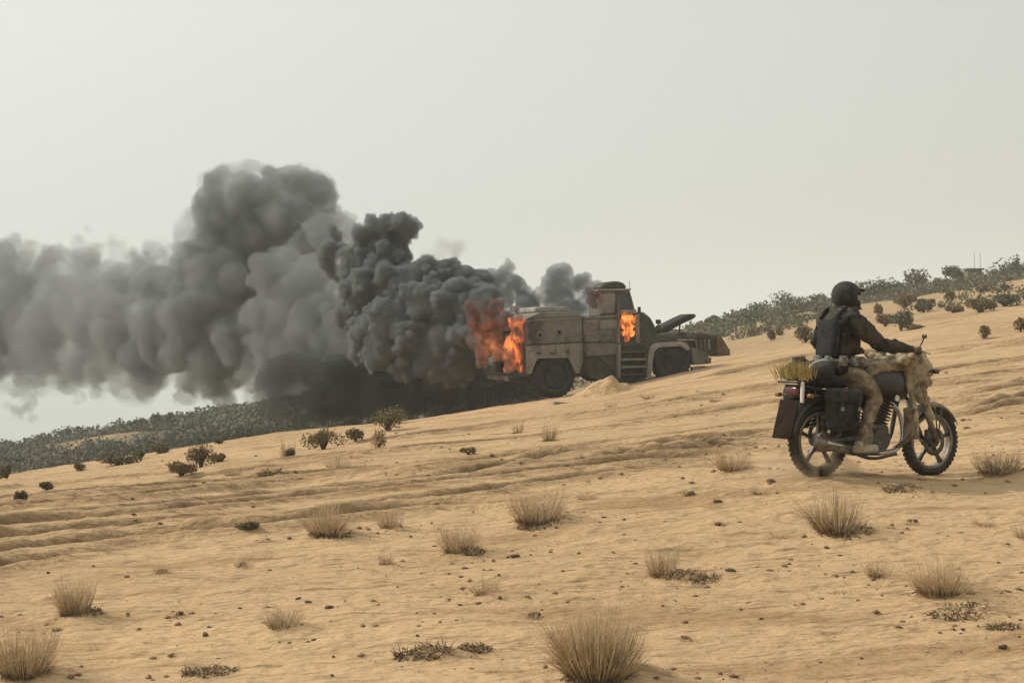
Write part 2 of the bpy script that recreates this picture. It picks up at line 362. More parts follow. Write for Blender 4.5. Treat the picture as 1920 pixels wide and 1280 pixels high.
# ------------------------------------------------------------------ smoke: hulls of many fused puffs, filled with volume
def wp(px, py, D):
    return np.array([(px-CX)/F*D, D, CAM_Z-(py-CY)/F*D])
def fuse(name, P, Rr, voxel, mat, sub=0.1):
    """surface round the union of balls (positions P, radii Rr)"""
    me = bpy.data.meshes.new(name+'_seed'); me.vertices.add(len(P)); me.vertices.foreach_set('co', np.ascontiguousarray(P, dtype=np.float32).ravel())
    a = me.attributes.new('rad', 'FLOAT', 'POINT'); a.data.foreach_set('value', np.asarray(Rr, dtype=np.float32))
    o = bpy.data.objects.new(name+'_seed', me); COL.objects.link(o)
    g = bpy.data.node_groups.new(name+'_gn', 'GeometryNodeTree')
    g.interface.new_socket('Geometry', in_out='INPUT', socket_type='NodeSocketGeometry'); g.interface.new_socket('Geometry', in_out='OUTPUT', socket_type='NodeSocketGeometry')
    gi = g.nodes.new('NodeGroupInput'); go = g.nodes.new('NodeGroupOutput')
    na = g.nodes.new('GeometryNodeInputNamedAttribute'); na.data_type = 'FLOAT'; na.inputs[0].default_value = 'rad'
    mp = g.nodes.new('GeometryNodeMeshToPoints'); pv = g.nodes.new('GeometryNodePointsToVolume'); vm = g.nodes.new('GeometryNodeVolumeToMesh')
    try: pv.resolution_mode = 'VOXEL_SIZE'
    except Exception: pv.inputs['Resolution Mode'].default_value = 'Size'
    pv.inputs['Voxel Size'].default_value = voxel; pv.inputs['Density'].default_value = 1.0
    vm.inputs['Threshold'].default_value = 0.35
    g.links.new(gi.outputs[0], mp.inputs[0]); g.links.new(na.outputs[0], mp.inputs['Radius']); g.links.new(mp.outputs[0], pv.inputs[0])
    g.links.new(na.outputs[0], pv.inputs['Radius']); g.links.new(pv.outputs[0], vm.inputs[0]); g.links.new(vm.outputs[0], go.inputs[0])
    md = o.modifiers.new('fuse', 'NODES'); md.node_group = g
    dg = bpy.context.evaluated_depsgraph_get(); dg.update()
    res = bpy.data.meshes.new_from_object(o.evaluated_get(dg)); res.name = name+'_mesh'
    bpy.data.objects.remove(o); bpy.data.meshes.remove(me); bpy.data.node_groups.remove(g)
    res.materials.clear(); res.polygons.foreach_set('use_smooth', np.ones(len(res.polygons), dtype=bool))
    print('fused', name, len(res.polygons))
    return link(name, res, mat)
def billow(balls, levels, seed, depth=1.0):
    """balls: (px, py, r_px, D). each level grows smaller balls on the skin of the last"""
    r_ = np.random.default_rng(seed)
    P = [wp(px, py, D) for px, py, r, D in balls]; Q = [r*D/F for px, py, r, D in balls]
    P = np.array(P); Q = np.array(Q); AP = [P]; AR = [Q]
    for (n, lo, hi, out) in levels:
        k = r_.normal(size=(len(P), n, 3)); k /= np.linalg.norm(k, axis=2, keepdims=True)
        s = r_.uniform(lo, hi, size=(len(P), n)); d = Q[:, None]*out
        NP = (P[:, None]+k*d[..., None]).reshape(-1, 3); NR = (Q[:, None]*s).reshape(-1)
        AP.append(NP); AR.append(NR); P, Q = NP, NR
    return np.concatenate(AP), np.concatenate(AR)

core = [(752,446,18,44),(722,432,26,44),(696,412,13,44),(700,432,20,44),(752,418,22,43.6),(768,428,20,43.6),(735,415,16,44),(672,436,16,44),
 (700,480,42,44.5),(735,485,38,44),(670,500,35,44.5),(690,540,45,44),(740,540,45,43.5),(665,590,32,44.3),
 (790,520,35,43),(830,512,26,43),(850,497,14,43),(870,525,30,42.8),(895,535,26,42.5),(800,570,45,42.6),(745,600,50,43),(850,575,45,42),(900,575,38,41.6),
 (700,620,42,43.4),(780,640,50,42.6),(840,640,48,42),(880,625,36,41.4),(730,660,40,43),(820,680,38,42.2),(870,680,34,41.8),(765,685,30,42.6),
 (690,655,30,43.4),(846,705,20,41.8)]
knob = [(618,470,22,46),(612,492,18,46),(625,508,17,46),(606,478,14,46),(628,445,15,46.4),(622,430,12,46.4),(640,470,16,46),(635,520,13,45.8)]
veil = [(510,720,36,47),(500,770,20,47),(700,700,40,45),(560,745,40,46.3),(600,730,44,46),(545,740,46,46.5),(575,715,50,46.5),(530,700,40,47),(560,770,34,46.5),(620,740,50,45.8),(530,770,26,46.5),(500,750,24,47),(640,700,40,45.6)]
low = [(600,775,24,44.8),(660,780,26,44.2),(710,775,28,43.8),(760,772,28,43.4),(820,768,28,43),(870,765,26,42.7),(920,758,26,42.4),(970,752,26,42.2),(820,700,40,43),(700,690,40,44),(880,700,34,42.8),(1010,745,20,42.0),(610,752,36,44.8),(660,750,44,44.2),(650,715,46,44.6),(720,735,48,43.6),(790,735,46,43),(850,735,42,42.6),(900,728,40,42.4),(950,722,42,42.2),(985,728,34,42.2),
 (1000,700,30,42.4),(1030,725,24,42.4),(930,690,34,42.2)]
mid = [(645,425,26,50),(650,455,26,49.5),(630,410,18,50.5),(610,440,34,50.5),(560,560,58,49),(520,520,50,49.5),(500,590,42,49),(600,600,60,48),(560,650,60,48.5),(640,640,50,47),(590,520,48,49),(610,690,50,47.5),(520,690,40,49),(500,640,36,49),(470,590,20,49),
 (650,560,40,47.5),(640,600,40,47),(630,480,22,48.5)]
big = [(576,462,36,52),(505,385,32,53.5),(385,368,24,54.5),(598,450,24,51.5),(600,358,34,53.5),(570,335,26,53.5),(610,410,30,53),(430,745,16,55),(415,765,10,55),(385,735,18,55.5),(430,380,58,54),(395,400,42,54),(470,365,45,54),(415,345,32,54),(455,340,26,54),(520,350,38,53),(560,345,38,53),(580,370,38,53),(610,385,24,53),(540,320,16,53),(505,325,14,53),(560,325,18,53),(630,395,15,52.5),
 (545,420,55,53),(480,440,65,54),(600,430,34,52),(400,460,60,55),(360,500,50,56),(440,520,75,54),(400,580,80,55),(340,580,70,57),(320,640,70,57),(400,650,75,55),(470,640,60,53),(300,540,50,58),
 (420,700,45,54),(370,710,38,56),(480,700,38,52),(280,680,50,58),(275,725,28,57),(420,750,24,54),(400,730,26,55),(345,470,22,56)]
far = [(200,700,42,60.5),(160,690,45,62),(60,700,36,68),(100,700,38,66),(0,690,40,70),(250,700,45,60),(350,740,26,56),(-60,690,40,72),(130,720,26,63),(60,735,16,67),(45,765,12,68),(180,735,18,62),(250,560,62,61),(250,620,75,60),(200,540,55,63),(190,610,75,62),(150,560,60,65),(110,610,78,66),(60,580,70,69),(120,680,45,66),(0,600,85,72),(-60,590,90,75),(60,660,50,69),(200,680,40,62),
 (160,490,34,66),(100,500,40,68),(40,500,45,70),(-20,510,55,73),(230,490,36,63),(270,500,30,61),(145,450,16,66),(165,430,13,66),(150,415,9,66),(25,450,20,71),(290,470,26,60),(5,470,28,72),(-130,600,100,78),(-130,500,50,78),(-200,590,100,82),
 (-20,680,50,72),(240,720,26,60),(30,720,18,70),(15,760,12,71)]
thin = [(95,475,22,67),(60,468,20,68),(180,470,18,65),(215,455,16,64),(255,475,14,62),(40,730,22,69),(55,755,18,68),(30,775,16,69),(62,785,10,68),(230,735,20,60),(275,745,16,58),(150,745,14,63),(480,745,20,54),(505,735,22,54),(190,725,16,62),(340,745,16,57),(850,468,20,45.5),(830,462,18,45.5),(860,480,18,45.5),(800,482,18,45.5),(825,480,20,45.5),(868,458,10,45.5),(640,410,14,49),(650,400,10,49)]
topp = [(1108,560,18,41.5),(1095,585,16,41.3),(1075,580,20,41.6),(1120,575,12,41.2),(1055,508,14,42),(1030,560,20,42),(1045,520,22,42),(1060,512,18,42),(1040,545,25,42),(1070,545,26,42),(1025,525,12,42),(1090,530,20,42),(1105,548,18,42),(1120,535,12,42),(1050,570,22,42),(1090,565,20,42),(1060,500,10,42),(1128,560,14,42),
 (1010,560,20,42),(985,575,20,41.8),(1000,585,16,41.5)]
left_top = [(945,520,20,42.5),(955,500,12,42.5),(952,488,7,42.5),(930,535,24,42.5),(965,540,26,42.5),(985,555,20,42.3),(940,560,24,42),(920,515,14,42.5),(1000,570,15,42)]

smoke_black = volume_mat('smoke_black', (0.31, 0.33, 0.34), 8.0, noise=(1.6, .05, .38, 5)); rim_b = volume_mat('smoke_rim_black', (0.30, 0.32, 0.33), 1.6, noise=(2.0, .34, .60, 5))
smoke_low = volume_mat('smoke_low', (0.06, 0.066, 0.066), 2.0)
smoke_veil = volume_mat('smoke_veil', (0.12, 0.127, 0.128), 1.6, noise=(.8, .26, .54, 5))
smoke_mid = volume_mat('smoke_mid', (0.37, 0.39, 0.40), 1.5)
smoke_grey = volume_mat('smoke_grey', (0.36, 0.385, 0.395), 1.9, noise=(.7, .32, .56, 6))
smoke_far = volume_mat('smoke_far', (0.42, 0.44, 0.44), 1.15, noise=(.5, .36, .60, 6))
smoke_thin = volume_mat('smoke_thin', (0.5, 0.5, 0.49), 1.0, noise=(1.2, .40, .62, 4))
smoke_puff = volume_mat('smoke_puff', (0.30, 0.32, 0.335), 4.2, noise=(1.5, .32, .54, 5))
def soft(name, balls, levels, seed, voxel, mats, label, inner=.90, outer=1.10):
    """a thin outer hull and a thick inner one, so that the cloud feathers at its rim"""
    P, Q = billow(balls, levels, seed)
    r2 = np.random.default_rng(seed+50); P2 = P+r2.normal(size=P.shape)*Q[:, None]*.22
    tag(fuse(name, P2, Q*outer, voxel*1.3, mats[0]), 'feathered thin rim of the '+label, 'smoke', kind='stuff')
    tag(fuse(name, P, Q*inner, voxel, mats[1]), label, 'smoke', kind='stuff')
def smoke(name, balls, levels, seed, voxel, mat, label):
    P, Q = billow(balls, levels, seed)
    return tag(fuse(name, P, Q, voxel, mat), label, 'smoke', kind='stuff')
soft('smoke', core, [(20, .26, .42, .95), (10, .26, .46, .95), (4, .35, .5, .9)], 1, .036, (rim_b, smoke_black), 'dense black billowing smoke rolling off the rear of the burning truck', inner=.98, outer=1.06)
fire_veil = volume_mat('smoke_fire_veil', (0.16, 0.16, 0.16), 3.4, noise=(2.2, .36, .58, 5))
smoke('smoke', [(905,572,15,38.9),(938,598,12,38.8),(888,640,15,38.9),(948,572,13,38.7),(912,600,10,38.8),(960,580,9,38.6)], [(10, .35, .6, .9), (5, .3, .5, .9)], 31, .045, fire_veil, 'dark smoke shreds drifting across the flames at the truck rear')
smoke('smoke', knob, [(10, .32, .5, .85), (6, .3, .5, .9)], 2, .05, smoke_black, 'small black smoke knob hanging left of the tall black column')
smoke('smoke', low, [(12, .3, .5, .8)], 3, .09, smoke_low, 'darkest smoke lying low along the crest behind the truck')
smoke('smoke', veil, [(12, .3, .5, .85), (5, .3, .5, .85)], 13, .09, smoke_veil, 'dark translucent smoke veil where the low black smoke meets the grey plume')
smoke('smoke', mid, [(14, .3, .5, .9), (5, .3, .45, .85)], 4, .08, smoke_mid, 'mid grey smoke bulging left of the black billows')
rim_g = volume_mat('smoke_rim', (0.42, 0.44, 0.445), 0.65, noise=(.9, .36, .60, 6)); rim_f = volume_mat('smoke_rim_far', (0.46, 0.475, 0.47), 0.30, noise=(.7, .38, .62, 6))
soft('smoke', big, [(14, .3, .5, .85), (6, .3, .5, .85)], 5, .12, (rim_g, smoke_grey), 'tall soft grey smoke cloud, highest of the plume')
soft('smoke', far, [(12, .3, .5, .85), (6, .3, .5, .9)], 6, .16, (rim_f, smoke_far), 'pale thinning smoke drifting out of the left edge')
smoke('smoke', thin, [(12, .4, .6, .8), (4, .3, .5, .85)], 7, .08, smoke_thin, 'thin pale wisps above the black billows')
smoke('smoke', topp, [(12, .35, .5, .85), (5, .3, .5, .85)], 8, .05, smoke_puff, 'grey smoke puff rising behind the truck roof hatch and cab')
smoke('smoke', left_top, [(12, .35, .5, .85), (5, .3, .5, .85)], 9, .05, smoke_puff, 'pointed grey smoke puff just above the flames')
# ------------------------------------------------------------------ plants
def stalk_mat(name, a, b_):
    m = solid(name, a, b_, scale=14, rough=0.9, bump=0, spec=0.1, rampw=0.2)
    return m
m_dry = stalk_mat('dry_stalks', (0.36, 0.26, 0.15), (0.60, 0.45, 0.27))
m_drydark = stalk_mat('dead_stems', (0.09, 0.062, 0.036), (0.21, 0.145, 0.085))
m_olive = stalk_mat('olive_leaves', (0.13, 0.115, 0.055), (0.27, 0.225, 0.115))
m_brownleaf = stalk_mat('brown_leaves', (0.16, 0.115, 0.062), (0.30, 0.215, 0.12))
m_green = stalk_mat('green_leaves', (0.095, 0.10, 0.062), (0.185, 0.18, 0.112))
m_dark = stalk_mat('dark_leaves', (0.10, 0.09, 0.052), (0.20, 0.17, 0.098))
m_scrub = stalk_mat('far_scrub', (0.11, 0.112, 0.082), (0.21, 0.195, 0.145))
m_bark = solid('bark', (0.09, 0.065, 0.045), (0.16, 0.12, 0.085), scale=20, rough=0.9)
def strips(V, Fc, p0, p1, p2, w, mi, MI):
    """a bent tapering stalk, two segments, three-sided"""
    d = Vector(p2)-Vector(p0); s = d.cross(Vector((0.3, 1, 0.2))).normalized()*w; u = d.cross(s).normalized()*w
    n = len(V)
    for p, k in ((p0, 1.0), (p1, 0.75)):
        for q in (s, -0.5*s+0.86*u, -0.5*s-0.86*u): V.append(tuple(Vector(p)+q*k))
    V.append(tuple(p2))
    for i in range(3):
        j = (i+1) % 3
        Fc.append((n+i, n+j, n+3+j, n+3+i)); MI.append(mi)
        Fc.append((n+3+i, n+3+j, n+6)); MI.append(mi)
def tuft_mesh(n, W, H, seed, w=0.003, flare=1.0, dark=0.3, lean=0.0):
    r_ = random.Random(seed); V = []; Fc = []; MI = []
    for i in range(n):
        a = r_.uniform(0, 2*math.pi); q = math.sqrt(r_.random()); rad = q*W/2
        br = 0.42*rad; h = H*(r_.uniform(0.12, 1.0)**.6)*(1-0.15*q*q)*(.85+.3*math.sin(a*2+seed)*q)
        p0 = Vector((math.cos(a)*br, math.sin(a)*br, -0.02))
        p2 = Vector((math.cos(a)*rad*flare+lean*h+r_.gauss(0, .03)*W, math.sin(a)*rad*flare+r_.gauss(0, .03)*W, h))
        p1 = (p0+p2)/2+Vector((math.cos(a)*rad*.12, math.sin(a)*rad*.12, 0.04*H))
        strips(V, Fc, p0, p1, p2, w, 1 if r_.random() < dark else 0, MI)
        if r_.random() < 0.6:
            k = r_.uniform(.4, .8); b0 = p0+(p2-p0)*k
            b2 = b0+Vector((r_.gauss(0, .09)*W, r_.gauss(0, .09)*W, r_.uniform(.05, .25)*H)); strips(V, Fc, b0, (b0+b2)/2, b2, w*.7, 0, MI)
    ox, oy = r_.uniform(-.2, .2)*W, r_.uniform(-.2, .2)*W
    for i in range(int(n*.45)):         # a second, lower, more ragged stool beside the first
        a = r_.uniform(0, 6.28); q = math.sqrt(r_.random()); p0 = Vector((ox+math.cos(a)*.05*W, oy+math.sin(a)*.05*W, -.01))
        p2 = Vector((ox+math.cos(a)*q*W*.62, oy+math.sin(a)*q*W*.5, H*r_.uniform(.15, .7))); strips(V, Fc, p0, (p0+p2)/2+Vector((0, 0, .06*H)), p2, w*.8, 1 if r_.random() < dark*1.4 else 0, MI)
    for i in range(int(n*0.6)):        # broken stems and litter lying round the foot
        a = r_.uniform(0, 6.28); rad = W*0.30*math.sqrt(r_.random()); c = Vector((math.cos(a)*rad, math.sin(a)*rad, 0.0))
        d = Vector((r_.gauss(0, 1), r_.gauss(0, 1), abs(r_.gauss(0, .5)))).normalized()*H*r_.uniform(.1, .3)
        strips(V, Fc, c-d*.4, c+Vector((0, 0, .01)), c+d, w*1.4, 1, MI)
    me = mesh_from('tuft', V, Fc); me.materials.append(m_dry); me.materials.append(m_drydark)
    me.polygons.foreach_set('material_index', MI); return me
def leafy_mesh(n, W, H, leaf, seed, lumps=7, dep=None, flat=False):
    """crown: leaf clumps gathered round several uneven lobes, with gaps"""
    r_ = np.random.default_rng(seed); dep = dep or W
    lob = []
    for i in range(lumps):
        a = r_.uniform(0, 6.28); q = math.sqrt(r_.random())*0.62
        lob.append((math.cos(a)*q*W/2, math.sin(a)*q*dep/2, H*r_.uniform(.34, .62) if not flat else H*r_.uniform(.6, .8), r_.uniform(.24, .42)))
    V = []; Q = []
    for i in range(n):
        lx, ly, lz, s = lob[r_.integers(len(lob))]
        v = r_.normal(size=3); v /= np.linalg.norm(v); rr = r_.random()**0.4
        c = np.array([lx+v[0]*rr*s*W*.62, ly+v[1]*rr*s*dep*.62, lz+v[2]*rr*s*H*(.9 if not flat else .45)])
        if c[2] < 0.02*H: c[2] = abs(c[2])*.5
        a = r_.normal(size=3); a /= np.linalg.norm(a); b = np.cross(a, r_.normal(size=3)); b /= np.linalg.norm(b)
        l1 = leaf*r_.uniform(.6, 1.3); l2 = l1*r_.uniform(.35, .7); k = len(V)
        V += [c-a*l1, c+b*l2, c+a*l1, c-b*l2]; Q.append((k, k+1, k+2, k+3))
    return fast_mesh('foliage', np.array(V), np.array(Q), smooth=False)
def limb_mesh(H, W, r0, seed, n=5, split=0.35):
    """tapered trunk dividing into limbs"""
    r_ = random.Random(seed); V = []; Fc = []
    def seg(p, q, ra, rb):
        d = (q-p).normalized(); s = d.cross(Vector((.2, 1, .1))).normalized(); u = d.cross(s); k = len(V)
        for c, rr in ((p, ra), (q, rb)):
            for j in range(6): a = j*math.pi/3; V.append(tuple(c+s*math.cos(a)*rr+u*math.sin(a)*rr))
        for j in range(6): Fc.append((k+j, k+(j+1) % 6, k+6+(j+1) % 6, k+6+j))
    b = Vector((0, 0, -0.1)); t = Vector((r_.gauss(0, .05)*H, 0, H*split)); seg(b, t, r0, r0*.75)
    for i in range(n):
        a = i*6.28/n+r_.uniform(-.4, .4); m = t+Vector((math.cos(a)*W*.2, math.sin(a)*W*.2, H*.22)); e = m+Vector((math.cos(a)*W*.17, math.sin(a)*W*.17, H*.22))
        seg(t, m, r0*.5, r0*.32); seg(m, e, r0*.32, r0*.12)
        f = m+Vector((math.cos(a+1)*W*.12, math.sin(a+1)*W*.12, H*.25)); seg(m, f, r0*.22, r0*.08)
    return mesh_from('trunk', V, Fc)
def put(o, p, rz=None):
    o.location = p; o.rotation_euler = (0, 0, rz if rz is not None else 0)
    return o
G_T = 'dry grass tufts scattered on the near sand'
TUFTS = [ # base px, base py, width px, height px, stalks, label
 (1120,1266,188,170,1500,'large fan shaped dry tuft at the bottom edge, biggest of all the tufts'),
 (45,1262,150,120,700,'wispy dry tuft cut by the bottom left corner of the photo'),
 (140,1148,84,88,520,'upright dry tuft with dark foot above the bottom left corner tuft'),
 (530,1172,84,52,330,'low greenish dry tuft left of three dark clods in the lower sand'),
 (915,1112,66,40,240,'small dry tuft above and left of the largest bottom tuft'),
 (612,1000,104,78,480,'wide pale tuft standing just below the rut, left of centre'),
 (732,988,56,44,200,'small pale tuft right beside the wide tuft below the rut'),
 (860,1034,96,74,430,'round pale dry tuft in the middle sand, lower left of the broad centre tuft'),
 (1003,978,122,84,620,'broad dry tuft at the centre of the sand with a dark mound at its foot'),
 (722,1058,34,30,140,'tiny dark tuft alone below the small pale tuft'),
 (1240,1078,76,78,330,'thin upright dry tuft with a strip of litter to its right'),
 (1572,998,120,104,640,'bushy dry tuft on a dark mound just below the motorcycle rear wheel'),
 (1762,1112,134,92,640,'wide dry tuft in the lower right sand with stones at its foot'),
 (1648,1080,62,52,220,'faint short tuft left of the wide lower right tuft'),
 (1868,888,100,56,420,'dark green brown tuft on the right edge, level with the front wheel'),
 (1372,880,84,52,300,'low greenish tuft left of the motorcycle on the churned track'),
 (1032,826,40,46,160,'thin wispy tuft on the slope below the gap in the truck'),
 (638,882,62,38,220,'reddish brown low tuft below the olive bushes, left one of a pair'),
 (678,884,46,28,150,'reddish brown low tuft below the olive bushes, right one of a pair'),
 (436,892,44,26,150,'pale tuft just right of the leaning olive bush'),
 (540,858,34,44,170,'pale wispy tuft with dark foot left of the round olive bush'),
 (970,812,24,24,90,'little pale tuft on the crest slope right of the smoke foot'),
 (1925,1010,60,40,160,'sparse tuft cut by the right edge below the dark green tuft'),
 (1462,1010,40,22,90,'sparse stubble tuft lower left of the bushy mound tuft'),
 (305,1075,44,26,90,'tiny dead tuft up and left of the low greenish tuft'), (456,1064,40,24,90,'tiny brown tuft above the low greenish tuft'), (338,1158,44,20,80,'tiny flat tuft between the upright left tuft and the low greenish one'),
 (1146,766,26,20,70,'tiny tuft on the crest under the gap beside the sand heap'), (1216,748,30,18,70,'tiny tuft on the crest under the truck steps'), (1342,752,34,18,70,'tiny tuft on the slope below the truck nose'),
 (240,934,34,18,70,'tiny tuft between the ruts on the left, by the two round dark bushes'), (1102,936,50,22,110,'low dark tuft right of the broad centre tuft'), (1424,925,46,18,90,'low tuft below the greenish tuft beside the motorcycle'),
 (1292,928,34,16,80,'tiny tuft midway between the centre tuft and the motorcycle'), (1352,984,36,14,80,'tiny flat tuft left of the bushy tuft under the motorcycle'), (1846,985,60,24,110,'low streaky tuft near the right edge below the dark green one'),
 (1712,984,50,16,80,'flat faint tuft right of the bushy tuft under the motorcycle'), (1000,1158,34,18,80,'tiny dead tuft left of the top of the largest tuft'), (1580,1112,60,16,90,'faint flat tuft left of the faint short tuft'), (1292,1202,50,18,80,'tiny flat tuft right of the largest tuft'),
]
NT = 24
for i, (px, py, w, h, n, lab) in enumerate(TUFTS):
    p = at_px(px, py); s = p.y/F
    o = link('dry_tuft', tuft_mesh(int(n*(.45 if i else .6)), w*s*1.08, h*s*1.08, 100+i, w=max(.0013, .00017*p.y), flare=1.0 if i else 1.05, dark=.09 if i not in (11, 14) else .35))
    tag(o, lab, 'dry tuft', G_T); o.location = (p.x, p.y, gz(p.x, p.y)-0.005)
LITTER = [(1300,1082,110,20,'strip of dead litter right of the thin upright tuft'), (795,1222,110,40,'dark flat dead tuft in the bottom sand left of the largest tuft'), (890,1218,60,20,'thin olive litter patch right of the dark flat dead tuft'),
 (1800,1150,120,26,'grey litter and pebbles below the wide lower right tuft'), (390,1262,110,26,'flat dead brush on the bottom edge, left half'), (1690,915,70,22,'small dark dead clump under the motorcycle, between the wheels and the right edge'),
 (505,896,56,20,'flat dark dead plant below the leaning olive bush'), (1880,1180,60,18,'faint litter streak near the lower right edge'), (1010,985,90,24,'dark dead mat at the foot of the broad centre tuft'), (1590,1000,100,26,'dark dead mat under the bushy tuft below the rear wheel'),
 (155,1150,80,22,'dark dead mat at the foot of the upright left tuft'), (625,1003,70,18,'dark dead mat under the wide pale tuft'), (880,1036,60,16,'dark dead mat under the round pale tuft'), (462,998,44,16,'small dark dead plant sitting in the lower rut')]
for i, (px, py, w, h, lab) in enumerate(LITTER):
    p = at_px(px, py); s = p.y/F; r_ = random.Random(500+i); V = []; Fc = []; MI = []
    W = w*s; H = h*s
    for k in range(150):
        a = r_.uniform(0, 6.28); q = math.sqrt(r_.random()); c = Vector((math.cos(a)*q*W*.5, math.sin(a)*q*W*.4, 0.0)); c.z = gz(p.x+c.x, p.y+c.y)-gz(p.x, p.y)
        d = Vector((r_.gauss(0, 1), r_.gauss(0, 1), abs(r_.gauss(0, .55)))).normalized()*H*r_.uniform(.35, .9)
        strips(V, Fc, c-d*.3, c+d*.3+Vector((0, 0, .01)), c+d, .0035 if p.y < 13 else .006, 1 if r_.random() < .75 else 0, MI)
    me = mesh_from('litter', V, Fc); me.materials.append(m_dry); me.materials.append(m_drydark); me.polygons.foreach_set('material_index', MI)
    o = tag(link('dead_brush', me), lab, 'dead brush', 'flat dead brush lying on the sand'); o.location = (p.x, p.y, gz(p.x, p.y))
BUSH = [ # px, base py, w, h, material, label
 (606,842,80,44,m_olive,'round olive bush on the crest line under the dark smoke'),
 (666,830,36,26,m_olive,'small olive bush between the round bush and the tall one'),
 (728,808,74,48,m_olive,'dense olive bush on the crest at the foot of the dark smoke'),
 (711,844,30,46,m_dry,'narrow straw coloured bush standing just below the dense olive bush'),
 (376,878,52,50,m_olive,'leaning olive bush with a spiky top on the left slope'),
 (340,892,66,26,m_brownleaf,'low brown bush trailing left of the leaning olive bush'),
 (408,866,36,18,m_brownleaf,'small brown bush right behind the leaning olive bush'),
 (545,860,28,18,m_dark,'small dark bush at the foot of a pale tuft on the crest slope'),
 (40,944,24,26,m_dark,'round dark bush near the left edge, lower of the pair'),
 (88,920,28,18,m_dark,'round dark bush near the left edge, upper of the pair'),
 (12,897,24,30,m_dark,'dark bush on the crest at the left edge'),
 (152,882,28,16,m_dark,'small dark bush on the left crest'),
 (222,872,74,22,m_dark,'long dark bush lying along the left crest'),
 (262,860,26,18,m_dark,'dark bush at the right end of the long crest bush'),
 (298,850,34,18,m_dark,'dark bush on the crest right of the long one'),
 (412,832,18,10,m_dark,'tiny dark bush on the crest at the end of the far valley'),
 (1690,620,52,42,m_green,'deep green bush on the right hillside above the handlebar'),
 (1661,612,34,24,m_brownleaf,'brown bush touching the deep green bush on its left'),
 (1697,580,48,32,m_brownleaf,'brown olive bush higher up behind the deep green one'),
 (1732,586,32,22,m_dark,'dark little bush right beside the brown olive bush'),
 (1712,566,18,12,m_dark,'tiny dark bush uphill of the brown olive bush'),
 (1729,570,18,10,m_dark,'tiny dark bush next to the other tiny one, right of it'),
 (1746,570,16,10,m_brownleaf,'tiny brown bush, rightmost of three tiny ones in a row'),
 (1838,586,56,30,m_olive,'domed olive brown bush high on the right hillside'),
 (1886,574,64,24,m_green,'long low green bush at the upper right, right of the domed one'),
 (1789,586,34,14,m_brownleaf,'flat brown bush left of the domed bush'),
 (1781,564,26,20,m_brownleaf,'brown bush above the flat one on the right hillside'),
 (1840,548,34,14,m_brownleaf,'small brown bush above the domed bush'),
 (1884,544,20,12,m_dark,'small dark bush above the long low green bush'),
 (1846,636,26,26,m_brownleaf,'thin brown bush alone in the sand right of the handlebar'),
 (1914,622,28,28,m_brownleaf,'brown bush at the right edge of the hillside'),
 (1510,642,44,34,m_dark,'dark bush just behind the rider left shoulder'),
 (1447,638,18,22,m_brownleaf,'small brown bush between the dark blocks and the far trees'),
 (1415,630,28,16,m_brownleaf,'flat brown bush left of the small upright one above the dirt bank'),
 (1462,628,12,12,m_brownleaf,'tiny brown bush nearest the rider on the upper sand'),
 (1648,592,20,24,m_brownleaf,'spindly brown bush just right of the rider helmet'),
 (1712,618,40,10,m_brownleaf,'flat brown strip of bush right of the deep green one'),
 (877,852,30,14,m_brownleaf,'small brown bush on the slope below the truck rear wheel'),
 (470,1000,30,12,m_dark,'small dark bush set in the long rut'),
 (580,1185,4,3,m_dark,'')]
BUSH = [b for b in BUSH if b[5]]
for i, (px, py, w, h, mt, lab) in enumerate(BUSH):
    p = at_px(px, py, dmax=145); s = p.y/F; W = w*s; H = h*s
    if p.y > 170: print('far bush', px, py, p.y)
    r = empty('bush', (p.x, p.y, gz(p.x, p.y)-0.02*H)); tag(r, lab, 'bush', 'bushes on the sand slopes')
    n = 900 if w > 30 else 420
    f = link('foliage', leafy_mesh(n, W*1.15, H*1.1, max(.018, .0011*p.y), 900+i, lumps=9, dep=W*.9), mt, r)
    V = []; Fc = []; MI = []; r_ = random.Random(i)
    for k in range(16):
        a = r_.uniform(0, 6.28); e = Vector((math.cos(a)*W*.4*r_.random(), math.sin(a)*W*.35*r_.random(), H*r_.uniform(.5, 1.05))); strips(V, Fc, Vector((0, 0, -.05)), e*.5+Vector((0, 0, .02)), e, .0006*p.y, 0, MI)
    link('stem', mesh_from('stem', V, Fc), m_bark, r)
